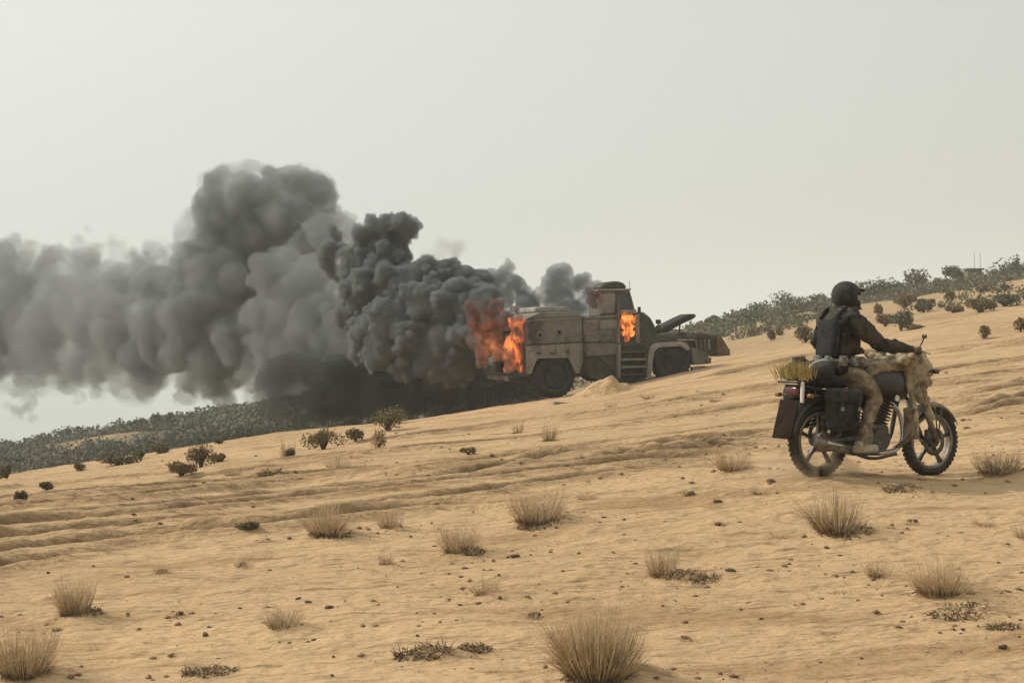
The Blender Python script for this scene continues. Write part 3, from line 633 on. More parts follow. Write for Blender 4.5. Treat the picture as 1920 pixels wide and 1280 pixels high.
# trees along the far ridge
TREES = [ # px, base py, crown w, h, mat, flat, label
 (1338,606,40,16,m_green,True,'little flat topped tree just right of the raised truck hatch'),
 (1422,597,58,34,m_green,False,'round green tree on the ridge, first from the truck'),
 (1390,602,40,22,m_scrub,False,'low grey green tree leaning into the round one on the ridge'),
 (1486,596,84,52,m_green,False,'broad green tree on the ridge left of the rider'),
 (1458,600,40,26,m_dark,False,'small dark tree under the left side of the broad green tree'),
 (1540,582,46,34,m_scrub,False,'pale tree on the ridge touching the rider back'),
 (1632,572,72,50,m_green,False,'green tree right of the rider helmet'),
 (1668,568,60,46,m_green,False,'second green tree right of the helmet, in the long hedge of trees'),
 (1690,560,40,34,m_scrub,False,'pale green tree filling the gap before the dark upright tree'),
 (1719,556,58,52,m_dark,False,'dark upright tree that stands above the ridge hedge'),
 (1766,548,44,30,m_scrub,False,'low pale tree right of the dark upright tree'),
 (1788,538,44,38,m_green,True,'small rounded tree left of the masts'),
 (1812,536,40,30,m_dark,False,'dark tree below the platform with masts'),
 (1852,524,40,26,m_scrub,False,'grey green tree right of the masts'),
 (1884,518,52,34,m_green,False,'green tree near the top right end of the ridge'),
 (1914,512,46,36,m_dark,False,'dark tree at the right edge of the ridge'),
 (1950,504,60,40,m_green,False,'green tree cut by the right edge of the photo'),
 (12,848,40,26,m_green,False,'round tree on the left ridge at the very left edge'),
 (64,846,40,22,m_green,False,'round tree on the left ridge, second from the left edge'),
 (108,836,30,14,m_scrub,False,'low pale tree on the left ridge before the post'),
 (198,820,60,20,m_green,False,'wide low tree on the left ridge right of the post'),
 (236,808,36,22,m_green,False,'tree on the left ridge where the slope steepens'),
 (262,802,30,20,m_green,False,'tree on the left ridge between two taller ones'),
 (296,796,26,24,m_dark,False,'dark tree on the left ridge, tallest of the row'),
 (322,792,20,20,m_dark,False,'small dark tree right of the tallest of the left row'),
 (352,788,40,16,m_scrub,False,'last low tree of the left row below the smoke'),
 (440,766,60,12,m_scrub,False,'flat shrubby tree on the left ridge under the hanging smoke'),
 (512,752,40,12,m_green,False,'flat shrubby tree where the left ridge goes into the dark smoke')]
for i, (px, py, w, h, mt, flat, lab) in enumerate(TREES):
    D = 128 if px < 1600 else 118
    t = (px-CX)/F; x = t*D; y = D; z = gz(x, y); need = CAM_Z-(py-CY)/F*D
    s = D/F; H = h*s+max(0, need-z); W = w*s*1.15
    r = empty('tree', (x, y, min(z, need)-.1)); tag(r, lab, 'tree', 'trees along the far ridge'); 
    link('trunk', limb_mesh(H*.95, W, .09+.02*H, i, split=.25), m_bark, r)
    link('crown', leafy_mesh(1100, W, H*1.15, .13, 40+i, lumps=9, dep=W*.8, flat=flat), mt, r)
# scrub that reads as one mass on the far slopes
def scrub(name, label, regions, seed, mt, leaf):
    r_ = np.random.default_rng(seed); V = []; 
    C = []
    for (x0, x1, d0, d1, n, hh) in regions:
        D = np.exp(r_.uniform(math.log(d0), math.log(d1), n)); P = r_.uniform(x0, x1, n); X = (P-CX)/F*D
        k = fbm(X/9, D/9, 3, 77) > -0.30
        X = X[k]; D = D[k]; Z = base_z(X, D)+und(X, D); hs_ = r_.uniform(.5, 1.3, len(X))*hh
        C.append(np.stack([X, D, Z, hs_], 1))
    C = np.concatenate(C); m = 34; n = len(C)
    v = r_.normal(size=(n, m, 3)); v /= np.linalg.norm(v, axis=2, keepdims=True); v *= r_.random((n, m, 1))**.4
    c = C[:, None, :3]+v*C[:, None, 3:4]*np.array([1.1, 1.1, .6]); c[..., 2] += C[:, None, 3]*.45
    c = c.reshape(-1, 3); a = r_.normal(size=c.shape); a /= np.linalg.norm(a, axis=1, keepdims=True); b = np.cross(a, r_.normal(size=c.shape)); b /= np.linalg.norm(b, axis=1, keepdims=True)
    l = r_.uniform(.6, 1.3, (len(c), 1))*leaf; d = c[:, 1:2]/110.0; a *= l*d; b *= l*.55*d
    V = np.stack([c-a, c+b, c+a, c-b], 1).reshape(-1, 3); Q = np.arange(len(V)).reshape(-1, 4)
    return tag(link(name, fast_mesh(name, V, Q, smooth=False), mt), label, 'scrub', kind='stuff')
scrub('scrub', 'grey green scrub covering the far slope under the smoke', [(-700,600,58,188,3900,.8), (600,1300,66,150,500,.7)], 5, m_scrub, .17)
scrub('scrub', 'olive scrub belt along the right hand ridge', [(1300,2300,98,150,1900,1.05), (1300,1560,76,110,160,.6), (1700,2300,60,100,130,.4)], 6, m_green, .15)
# clods and stones
m_clod = solid('dark_clod', (0.07, 0.048, 0.03), (0.16, 0.11, 0.07), scale=12, rough=0.95, bump=.5)
Z5 = [(225,518),(180,583),(215,803),(770,818),(785,790),(5,750),(1118,683),(1155,698),(1235,718),(900,718),(675,740),(610,580),(910,555),(1012,575),(350,560),(475,600),(930,435),(1085,455),(1005,460),(950,340),(600,410),(500,385),(880,405),(1440,215),(1450,540),(1540,450),(820,908),(1245,970),(1085,848),(1250,898),(1175,835),(1770,945),(1712,765),(1725,705),(1565,820),(1730,600),(1870,597),(1630,485),(1905,525),(1350,385),(560,970),(1845,165),(495,315),(765,298)]
Z6 = [(970,243),(670,290),(770,322),(775,405),(855,395),(420,385),(345,378),(165,415),(715,480),(630,492),(925,465),(1045,537),(920,565),(820,580),(250,512),(145,508),(380,510),(10,525),(190,578),(935,757),(565,708),(85,745),(650,830),(1210,830),(1465,768),(1498,750),(1500,395),(1180,492),(1230,520),(1125,480),(1825,548),(1860,478),(1840,865),(1900,652),(1690,798),(1605,810),(1385,595),(1560,885),(1310,905),(1300,170)]
BIGC = {(225,518):11,(215,803):17,(770,818):14,(1235,718):16,(1155,698):14,(1118,683):11,(675,740):16,(610,580):15,(910,555):16,(930,435):22,(1440,215):8,(970,243):16,(670,290):18,(770,322):13,(775,405):15,(820,580):18,(10,525):15,(85,745):20,(650,830):15,(1840,865):16,(1900,652):16,(1500,395):14,(1180,492):12,(1465,768):9}
clods = []; CL = {}
SHORT = ['big fan tuft on the bottom edge', 'corner tuft at bottom left', 'upright tuft near the left edge', 'low greenish tuft', 'small tuft above the big one', 'wide pale tuft below the rut', 'small pale tuft below the rut', 'round pale tuft', 'broad centre tuft', 'tiny dark tuft', 'thin upright tuft',
 'bushy tuft below the motorcycle', 'wide lower right tuft', 'faint short tuft', 'right edge tuft', 'greenish tuft left of the motorcycle', 'wispy tuft below the truck', 'left reddish tuft', 'right reddish tuft', 'pale tuft by the leaning bush', 'dark footed tuft on the crest', 'little crest tuft', 'sparse right edge tuft', 'sparse stubble tuft']
for k in range(5):
    bm = bmesh.new(); bmesh.ops.create_icosphere(bm, subdivisions=2, radius=1.0); r_ = random.Random(k)
    o1 = Vector((r_.random()*9, r_.random()*9, 0))
    for v in bm.verts:
        from mathutils import noise as mn
        f = 1+0.45*mn.noise(v.co*1.1+o1)+0.2*mn.noise(v.co*2.7+o1); v.co = Vector((v.co.x*f, v.co.y*f*.8, v.co.z*f*.6))
    me = bpy.data.meshes.new('clod'); bm.to_mesh(me); bm.free(); me.materials.append(m_clod); clods.append(me)
for i, (q, off) in enumerate([(q, (0, 780)) for q in Z5]+[(q, (960, 780)) for q in Z6]):
    px = off[0]+q[0]/2; py = off[1]+q[1]/2; p = at_px(px, py+2, dmax=60); w = BIGC.get(q, 7.5)*.52
    o = link('clod', clods[i % 5]); s = w*p.y/F; o.scale = (s*1.25, s, s*.8); o.rotation_euler = (0, 0, i*1.7)
    o.location = (p.x, p.y, gz(p.x, p.y)+s*.25)
    k = min(range(len(SHORT)), key=lambda j: math.hypot(TUFTS[j][0]-px, (TUFTS[j][1]-py)*1.6)); dx = px-TUFTS[k][0]; dy = py-TUFTS[k][1]
    where = ('right of' if dx > 0 else 'left of') if abs(dx) > 1.6*abs(dy) else ('uphill of' if dy < 0 else 'downhill of')
    far_ = 'close' if math.hypot(dx, dy) < 90 else ('somewhat' if math.hypot(dx, dy) < 170 else 'far')
    size = 'tiny dark clod' if w < 4.5 else ('brown clod' if w < 7.5 else 'large dark clod'); base = f'{size} {far_} {where} the {SHORT[k]}'
    CL[base] = CL.get(base, 0)+1; nth = ['', ', second out', ', third out', ', fourth out', ', fifth out', ', sixth out'][min(5, CL[base]-1)]
    tag(o, base+nth, 'clod', 'dark clods on the near sand')

# crumbs of earth, dung and broken stalk strewn over the sand: too many and too small to count
r_ = np.random.default_rng(12); n = 2600
D = np.exp(r_.uniform(math.log(5.2), math.log(30), n)); X = r_.uniform(-.41, .41, n)*D
k = fbm(X*.9, D*.9, 3, 91)+r_.uniform(-.25, .25, n) > .10; X = X[k]; D = D[k]
cx = np.concatenate([X, 1.9+r_.normal(size=500)*1.5, *[TX[0]+r_.normal(size=30)*.30+.12 for TX in BENCH[2:]]]); cy = np.concatenate([D, 16.2+r_.normal(size=500)*.9, *[TX[1]+r_.normal(size=30)*.20 for TX in BENCH[2:]]])
cz = base_z(cx, cy)+und(cx, cy)+rut_z(cx, cy); m = len(cx); sz = (r_.uniform(.2, 1.0, m)**3*.024+.004)*np.clip(cy/11, .8, 1.6)
oct_ = np.array([(1,0,0),(0,1,0),(-1,0,0),(0,-1,0),(0,0,.7),(0,0,-.7)], float); tri = np.array([(0,1,4),(1,2,4),(2,3,4),(3,0,4),(1,0,5),(2,1,5),(3,2,5),(0,3,5)])
a = r_.uniform(0, 6.28, m); V = oct_[None]*sz[:, None, None]*r_.uniform(.55, 1.3, (m, 6, 1)); c_, s_ = np.cos(a)[:, None], np.sin(a)[:, None]
V = np.stack([V[..., 0]*c_*1.4-V[..., 1]*s_, V[..., 0]*s_*1.4+V[..., 1]*c_, V[..., 2]], -1)+np.stack([cx, cy, cz+sz*.2], 1)[:, None]
m_crumb = solid('crumbs', (0.17, 0.112, 0.065), (0.36, 0.24, 0.14), scale=3, rough=.95, bump=0)
tag(link('sand_crumbs', fast_mesh('sand_crumbs', V.reshape(-1, 3), (tri[None]+6*np.arange(m)[:, None, None]).reshape(-1, 3), smooth=False), m_crumb), 'brown crumbs and bits of stalk strewn on the sand', kind='stuff')
# ------------------------------------------------------------------ the burning armoured truck
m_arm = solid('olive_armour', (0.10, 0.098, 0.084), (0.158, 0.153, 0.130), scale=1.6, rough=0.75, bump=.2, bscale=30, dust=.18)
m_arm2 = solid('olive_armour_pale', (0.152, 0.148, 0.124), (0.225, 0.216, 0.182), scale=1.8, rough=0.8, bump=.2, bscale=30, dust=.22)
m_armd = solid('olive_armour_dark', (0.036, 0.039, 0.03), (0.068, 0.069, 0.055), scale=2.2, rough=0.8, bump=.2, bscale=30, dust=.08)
m_pgrey = solid('worn_grey_paint', (0.20, 0.20, 0.185), (0.32, 0.315, 0.29), scale=2.2, rough=0.7, bump=.2, bscale=30, dust=.3)
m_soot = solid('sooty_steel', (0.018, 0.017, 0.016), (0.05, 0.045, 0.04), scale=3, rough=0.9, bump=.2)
m_rub = solid('tyre_rubber', (0.012, 0.012, 0.013), (0.028, 0.027, 0.026), scale=5, rough=0.85, bump=.3, dust=.12)
m_brown = solid('rusted_brown', (0.10, 0.065, 0.035), (0.19, 0.125, 0.07), scale=3, rough=0.9, bump=.3)
m_glassd = solid('smoked_glass', (0.02, 0.023, 0.026), (0.035, 0.037, 0.04), scale=2, rough=0.15, bump=0, spec=.6)
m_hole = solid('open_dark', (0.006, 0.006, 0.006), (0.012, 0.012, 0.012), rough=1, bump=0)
def scorch(m, amt=.9):
    n = m.node_tree; l = n.links.new; b = next(x for x in n.nodes if x.type == 'BSDF_PRINCIPLED'); src = b.inputs['Base Color'].links[0].from_socket
    g = N(n, 'ShaderNodeTexCoord'); mp = N(n, 'ShaderNodeMapping'); mp.inputs['Scale'].default_value = (1.1, 1.1, .6); l(g.outputs['Object'], mp.inputs[0])
    no = N(n, 'ShaderNodeTexNoise'); no.inputs['Scale'].default_value = 1.7; no.inputs['Detail'].default_value = 9; no.inputs['Roughness'].default_value = .65; l(mp.outputs[0], no.inputs['Vector'])
    r = N(n, 'ShaderNodeMapRange', interpolation_type='SMOOTHSTEP'); r.inputs[1].default_value = .46; r.inputs[2].default_value = .66; r.inputs[4].default_value = amt; l(no.outputs[0], r.inputs[0])
    x = N(n, 'ShaderNodeMix', data_type='RGBA'); l(r.outputs[0], x.inputs[0]); l(src, x.inputs[6]); x.inputs[7].default_value = (.028, .025, .021, 1)
    n3 = N(n, 'ShaderNodeTexNoise'); n3.inputs['Scale'].default_value = 7; n3.inputs['Detail'].default_value = 8; l(g.outputs['Object'], n3.inputs['Vector'])
    r3 = N(n, 'ShaderNodeMapRange'); r3.inputs[1].default_value = .60; r3.inputs[2].default_value = .68; r3.inputs[4].default_value = .6; l(n3.outputs[0], r3.inputs[0])
    y = N(n, 'ShaderNodeMix', data_type='RGBA'); l(r3.outputs[0], y.inputs[0]); l(x.outputs[2], y.inputs[6]); y.inputs[7].default_value = (.16, .085, .045, 1); l(y.outputs[2], b.inputs['Base Color'])
scorch(m_arm, .8); scorch(m_arm2, .55); scorch(m_armd, .9); scorch(m_pgrey, .5)
PSI = R(20); TO = Vector(((1180-CX)/F*40.0, 40.0, 0)); TH = Vector((math.cos(PSI), math.sin(PSI), 0)); TW = Vector((-math.sin(PSI), math.cos(PSI), 0))
_g = at_px(1180, 728); TZ = CAM_Z-(716-CY)/F*40.0
def TS(px, py, w=0.0):
    """pixel on the truck's near side plane (set back w metres) -> local (u, v)"""
    t = (px-CX)/F; o = TO+TW*w
    # (o+u*H).x = t*(o+u*H).y
    u = (t*o.y-o.x)/(TH.x-t*TH.y); y = o.y+u*TH.y
    return u, CAM_Z-(py-CY)/F*y-TZ
truck = empty('armoured_truck', (TO.x, TO.y, TZ), PSI)
tag(truck, 'burning olive armoured truck standing on the crest with smoke pouring from its rear', 'armoured truck')
WD = 2.45
def bevel_mesh(name, V, Fc, bev=.015):
    bm = bmesh.new(); vs = [bm.verts.new(v) for v in V]; [bm.faces.new([vs[i] for i in f]) for f in Fc]
    bmesh.ops.recalc_face_normals(bm, faces=bm.faces)
    if bev: bmesh.ops.bevel(bm, geom=list(bm.edges), offset=bev, segments=1, affect='EDGES', profile=.5)
    me = bpy.data.meshes.new(name); bm.to_mesh(me); bm.free(); return me
def prism(name, pts, w0, w1, mat, parent, bev=.015, taper=None):
    """outline on the side (local u, v), extruded across the truck from w0 to w1"""
    n = len(pts); V = [(u, w0, v) for u, v in pts]
    V += [((u, w1, v) if taper is None else (u+taper[0], w1, v+taper[1])) for u, v in pts]
    Fc = [tuple(range(n)), tuple(range(2*n-1, n-1, -1))]+[(i, (i+1) % n, n+(i+1) % n, n+i) for i in range(n)]
    return link(name, bevel_mesh(name, V, Fc, bev), mat, parent)
def tp(name, pxs, w0, w1, mat, parent=None, bev=.015, ref=0.0):
    return prism(name, [TS(a, b, ref) for a, b in pxs], w0, w1, mat, parent or truck, bev)
def cyl_mesh(r0, r1, h, seg=24, name='cyl', bev=0):
    """axis along local y from 0 to h"""
    bm = bmesh.new(); bmesh.ops.create_cone(bm, cap_ends=True, segments=seg, radius1=r0, radius2=r1, depth=h)
    bmesh.ops.rotate(bm, verts=bm.verts, matrix=Matrix.Rotation(R(-90), 3, 'X')); bmesh.ops.translate(bm, verts=bm.verts, vec=(0, h/2, 0))
    if bev: bmesh.ops.bevel(bm, geom=[e for e in bm.edges if len(e.link_faces) == 2 and e.calc_face_angle(0) > .8], offset=bev, segments=2, affect='EDGES')
    me = bpy.data.meshes.new(name); bm.to_mesh(me); bm.free(); return me
def lathe_y(prof, seg=40, name='lathe'):
    """profile (radius, y) turned about the y axis, closed ring"""
    V = []; Fc = []; n = len(prof)
    for k in range(seg):
        a = 2*math.pi*k/seg
        for r, y in prof: V.append((r*math.cos(a), y, r*math.sin(a)))
    for k in range(seg):
        for i in range(n): j = (i+1) % n; k2 = (k+1) % seg; Fc.append((k*n+i, k*n+j, k2*n+j, k2*n+i))
    bm = bmesh.new(); vs = [bm.verts.new(v) for v in V]; [bm.faces.new([vs[i] for i in f]) for f in Fc]; bmesh.ops.recalc_face_normals(bm, faces=bm.faces)
    me = bpy.data.meshes.new(name); bm.to_mesh(me); bm.free(); me.polygons.foreach_set('use_smooth', [True]*len(me.polygons)); return me
def box(name, u0, u1, w0, w1, v0, v1, mat, parent, bev=.008):
    return prism(name, [(u0, v0), (u1, v0), (u1, v1), (u0, v1)], w0, w1, mat, parent, bev)
# hull: inner body set a little behind the panels
tp('hull', [(990,604),(1015,596),(1090,592),(1160,596),(1200,600),(1236,628),(1300,632),(1300,668),(1214,672),(1206,712),(1160,710),(1145,690),(1120,668),(1096,672),(1066,668),(1004,668),(990,660)], .06, WD-.06, m_armd)
# rear crew box
rs = tp('side_panel', [(985,602),(989,599),(1091,594),(1093,641),(985,647)], 0.0, .055, m_arm); rs['label'] = 'upper grey olive armour panel with round ports'
for (px, py, r) in [(1012,628,6.0),(1048,623,6.4),(993,629,4.0)]:
    u, v = TS(px, py); rr = r*.0152
    o = link('gun_port', lathe_y([(rr*.62, .0), (rr*.62, -.03), (rr, -.035), (rr*1.1, 0.0)], 24), m_arm2, truck); o.location = (u, -.001, v)
    q = link('port_plug', cyl_mesh(rr*.6, rr*.6, .02, 20), m_hole, o); q.location = (0, -.021, 0)
    for k in range(6):
        a = k*math.pi/3; q = link('bolt', cyl_mesh(.012, .012, .012, 6) if k == 0 else BOLT, m_soot if k == 0 else None, o); BOLT = q.data
        q.location = (math.cos(a)*rr*.86, -.045, math.sin(a)*rr*.86)
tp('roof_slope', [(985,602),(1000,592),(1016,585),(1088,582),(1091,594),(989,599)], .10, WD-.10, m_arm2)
tp('roof_hatch', [(1012,585),(1014,576),(1024,574),(1072,573),(1080,578),(1083,583)], .45, WD-.45, m_pgrey, bev=.03)
tp('roof_rail', [(985,601),(1092,593.5),(1092,595.6),(985,603.2)], -.03, .03, m_arm2, bev=.004)
low1 = tp('lower_armour', [(986,648),(1093,642),(1093,676),(1086,700),(1079,700),(1066,671),(1006,672),(996,701),(987,701)], -.03, .05, m_arm2, bev=.01); low1['label'] = 'pale lower skirt cut out round the rear wheel'
tp('lower_armour', [(986,648),(1093,642),(1093,676),(1086,700),(1079,700),(1066,671),(1006,672),(996,701),(987,701)], WD-.05, WD+.03, m_arm2, bev=.01)
tp('panel_seam', [(985,646.4),(1093,640.4),(1093,642.4),(985,648.4)], -.035, -.005, m_soot, bev=0)
for px in (1040, 1066):
    tp('panel_seam', [(px,648),(px+1.2,648),(px+1.2,668),(px,668)], -.036, -.028, m_armd, bev=0)
for (a, b, c, d) in [(1006,660,1014,664),(1030,660,1038,664),(1060,655,1066,663)]:
    tp('tie_down', [(a,b),(c,b),(c,d),(a,d)], -.06, -.02, m_armd, bev=.004)
# rear wall, blackened, with twin doors hanging open to the fire
def rear(name, w0, w1, v0, v1, mat, du=0.0, th=.06, parent=None):
    u = TS(986, 640)[0]; return box(name, u-th-du, u-du, w0, w1, v0, v1, mat, parent or truck)
v_t = TS(986, 604)[1]; v_b = TS(986, 700)[1]
rear('rear_frame', .05, .45, v_b, v_t, m_armd); rear('rear_frame', WD-.45, WD-.05, v_b, v_t, m_soot)
rear('rear_frame', .452, WD-.452, v_t-.25, v_t, m_soot); rear('rear_step', .3, WD-.3, v_b-.22, v_b-.1, m_soot, du=-.1, th=.5)
d_ = rear('rear_door', 0, .85, v_b+.1, v_t-.3, m_armd, th=.05); d_.location = (-.05, .4, 0); 
# wheels
def truck_wheel(px, py, r, w, twin=False):
    u, v = TS(px, py, w); T = link('wheel', cyl_mesh(r*.5, r*.5, .30, 24), m_soot, truck); T.location = (u, w, v)
    pr = [(r*.58, .02), (r*.60, .0), (r*.86, -.01), (r*.95, .02), (r*.965, .05), (r*.965, .31), (r*.95, .34), (r*.86, .37), (r*.58, .34)]
    ty = link('tyre', lathe_y(pr, 48), m_rub, T)
    # lugs
    V = []; Fc = []
    for k in range(26):
        for side in (0, 1):
            a = 2*math.pi*(k+side*.5)/26; da = .07; y0, y1 = (.03, .19) if side == 0 else (.17, .33); n = len(V)
            for (rr, yy, aa) in [(r*.955, y0, a-da), (r*.955, y0, a+da), (r*.955, y1, a+da+.04), (r*.955, y1, a-da+.04), (r, y0, a-da*.8), (r, y0, a+da*.8), (r, y1, a+da*.8+.04), (r, y1, a-da*.8+.04)]:
                V.append((rr*math.cos(aa), yy, rr*math.sin(aa)))
            for f in [(4,5,6,7), (0,1,5,4), (1,2,6,5), (2,3,7,6), (3,0,4,7)]: Fc.append(tuple(n+i for i in f))
    tag(link('tread_lug', mesh_from('tread_lug', V, Fc), m_rub, T), kind='stuff')
    rim = link('rim', lathe_y([(r*.59, .03), (r*.50, .04), (r*.40, .10), (r*.2, .09), (r*.16, .03), (r*.05, .02), (r*.05, .15), (r*.59, .15)], 32), m_soot, T)
    link('hub', cyl_mesh(r*.15, r*.17, .1, 16), m_soot, T).location = (0, -.03, 0)
    return T
truck_wheel(1041, 706, .62, .08); truck_wheel(1262, 678, .60, .06); truck_wheel(1041, 706, .62, WD-.42); truck_wheel(1262, 678, .60, WD-.42)
box('axle', TS(1041,706,.3)[0]-.09, TS(1041,706,.3)[0]+.09, .4, WD-.4, TS(1041,706,.3)[1]-.09, TS(1041,706,.3)[1]+.09, m_soot, truck)
box('axle', TS(1262,678,.3)[0]-.09, TS(1262,678,.3)[0]+.09, .4, WD-.4, TS(1262,678,.3)[1]-.09, TS(1262,678,.3)[1]+.09, m_soot, truck)
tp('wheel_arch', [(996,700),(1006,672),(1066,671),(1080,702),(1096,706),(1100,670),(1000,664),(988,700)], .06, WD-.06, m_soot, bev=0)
# middle body between the axles
mid_p = tp('side_panel', [(1094,594),(1160,590),(1160,641),(1095,641)], .0, .055, m_arm)
for (x0, y0, x1, y1) in [(1097,600,1118,606),(1097,612,1118,618),(1097,624,1116,629),(1124,600,1156,616),(1124,622,1156,628),(1124,632,1156,637)]:
    tp('stowage_lid', [(x0,y0),(x1,y0-.6),(x1,y1-.6),(x0,y1)], -.03, -.002, m_arm2 if y0 < 610 else m_arm, bev=.006)
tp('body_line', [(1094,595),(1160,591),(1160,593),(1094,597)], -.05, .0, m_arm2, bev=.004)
tp('fuel_tank', [(1097,644),(1157,643),(1160,668),(1157,700),(1142,712),(1115,712),(1098,700)], .10, .8, m_armd, bev=.03)  # tank, its shape drawn lower to stand in for shade under the body
tp('lower_panel', [(1096,643),(1158,643),(1158,664),(1096,668)], .02, .09, m_arm, bev=.006)
tp('chassis_rail', [(1000,688),(1150,668),(1300,660),(1300,668),(1150,678),(1000,698)], .75, .9, m_soot, bev=0); tp('chassis_rail', [(1000,688),(1150,668),(1300,660),(1300,668),(1150,678),(1000,698)], 1.55, 1.7, m_soot, bev=0)
# cab tower
cab = tp('cab', [(1128,592),(1128,548),(1134,544),(1184,543),(1188,556),(1196,588),(1196,642),(1160,642),(1160,592)], .12, .95, m_arm, bev=.02)
tp('roof_plate', [(1122,542),(1184,540.5),(1185,543.4),(1122,545)], .04, 1.02, m_pgrey, bev=.006)
tp('roof_hatch', [(1132,541),(1134,534),(1142,529),(1160,526),(1174,528),(1181,533),(1183,541)], .25, .9, m_armd, bev=.05)
tp('side_panel', [(1129,550),(1156,549),(1156,586),(1129,588)], .09, .125, m_arm2, bev=.006)
tp('window', [(1158,552),(1180,551),(1188,578),(1158,580)], .10, .125, m_glassd, cab, bev=.004)
tp('window_frame', [(1156.5,548.5),(1183,547.5),(1191,583),(1156.5,585),(1156.5,580.5),(1186.5,579),(1179,551),(1156.5,552)], .085, .118, m_armd, bev=0)
tp('roof_bracket', [(1121,546),(1136,546),(1136,553),(1121,550)], .2, .5, m_armd, bev=.01)
# door: posts round the opening where flames show
door = tp('door', [(1158,568),(1161.5,568),(1161.5,643),(1158,643)], -.02, .12, m_arm2, bev=.006)
tp('door_post', [(1193,588),(1199,588),(1199,643),(1193,643)], -.02, .12, m_arm2, bev=.006)
tp('door_sill', [(1161.6,641),(1193,641),(1193,648),(1161.6,648)], -.03, .12, m_armd, bev=.006)
tp('door_header', [(1161.6,580),(1193,580),(1193,587),(1161.6,587)], -.02, .118, m_arm2, bev=.006)
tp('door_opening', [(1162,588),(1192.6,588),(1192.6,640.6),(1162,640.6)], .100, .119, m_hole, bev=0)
# step ladder below the door
for x in (1157, 1206):
    tp('ladder_side', [(x,645),(x+4,645),(x+4,709),(x,709)], -.12, .05, m_arm2 if x < 1180 else m_armd, bev=.006)
for y in (658, 672, 686, 700):
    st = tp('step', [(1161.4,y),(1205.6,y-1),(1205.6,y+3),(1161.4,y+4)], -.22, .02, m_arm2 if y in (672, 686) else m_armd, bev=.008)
tp('ladder_back', [(1161,648),(1206,648),(1206,712),(1161,712)], .05, .07, m_armd, bev=0)
tp('skid_plate', [(1150,704),(1212,703),(1214,716),(1158,718)], .0, WD-.1, m_armd, bev=.02)
tp('foot_plate', [(1203,708),(1222,704),(1222,707),(1203,711)], -.25, .1, m_pgrey, bev=.005)
# windscreen cowl and engine cover
tp('cowl', [(1199,584),(1212,586),(1224,596),(1232,612),(1237,630),(1199,640)], .15, WD-.15, m_armd, bev=.03)
tp('windscreen', [(1213,584.5),(1226,595),(1235,611),(1232,613),(1223,598),(1211,587)], .25, WD-.25, m_glassd, bev=.0)
tp('engine_cover', [(1236,626),(1262,622),(1302,622),(1318,624),(1352,627),(1358,634),(1356,662),(1330,668),(1310,664),(1298,648),(1236,642)], .22, WD-.22, m_arm, bev=.03)
nose = tp('nose', [(1347,626),(1354,627),(1362,640),(1372,656),(1373,666),(1350,668)], .1, WD-.1, m_brown, bev=.02); nose['label'] = 'burnt brown nose of the truck'
tp('nose_panel', [(1302,632),(1346,631),(1346,660),(1312,660)], .17, .222, m_armd, bev=.01)
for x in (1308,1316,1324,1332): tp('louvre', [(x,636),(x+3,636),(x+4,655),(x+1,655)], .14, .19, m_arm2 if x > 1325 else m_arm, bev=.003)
tp('fender', [(1210,708),(1213,668),(1219,649),(1230,643),(1276,640),(1288,645),(1293,655),(1286,657),(1276,649),(1234,651),(1225,660),(1220,708)], -.06, .6, m_pgrey, bev=.015)
tp('fender', [(1210,708),(1213,668),(1219,649),(1230,643),(1276,640),(1288,645),(1293,655),(1286,657),(1276,649),(1234,651),(1225,660),(1220,708)], WD-.6, WD+.06, m_pgrey, bev=.015)
tp('fender_rail', [(1270,636),(1302,635.5),(1302,638),(1270,638.5)], -.05, .0, m_pgrey, bev=.004)
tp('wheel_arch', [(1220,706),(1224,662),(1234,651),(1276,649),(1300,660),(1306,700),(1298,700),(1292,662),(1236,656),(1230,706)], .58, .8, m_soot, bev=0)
tp('bumper', [(1296,652),(1312,655),(1328,666),(1332,676),(1324,682),(1304,684),(1300,676)], .0, WD, m_arm, bev=.02)
tp('tow_bracket', [(1302,688),(1326,686),(1326,700),(1306,702)], .1, .3, m_pgrey, bev=.01)
tp('tow_hook', [(1322,672),(1332,670),(1332,680),(1324,682)], -.06, .06, m_brown, bev=.01)
# hatch lid thrown open over the engine
hl = tp('hatch_lid', [(1242,621),(1254,612),(1290,594),(1304,588),(1312,588),(1315,592),(1310,597),(1288,607),(1262,622),(1250,626)], .3, .95, m_soot, bev=.02); hl['label'] = 'dark engine hatch lid thrown open towards the front'
tp('hatch_strut', [(1284,606),(1286,606),(1284,624),(1282,624)], .32, .36, m_soot, bev=0)
tp('mirror_arm', [(1233,603),(1235,603),(1236,626),(1234,626)], -.02, .02, m_soot, bev=0)
tp('mirror', [(1230,599),(1238,599),(1239,607),(1230,607)], -.04, .03, m_soot, bev=.01); tp('mirror', [(1230,610),(1238,610),(1239,617),(1230,617)], -.04, .03, m_armd, bev=.01)
tp('exhaust_stack', [(1199,575),(1203,575),(1204,600),(1200,600)], .05, .14, m_soot, bev=.01)
tp('antenna', [(1188,525),(1188.5,525),(1190,556),(1189,556)], .3, .31, m_soot, bev=0)
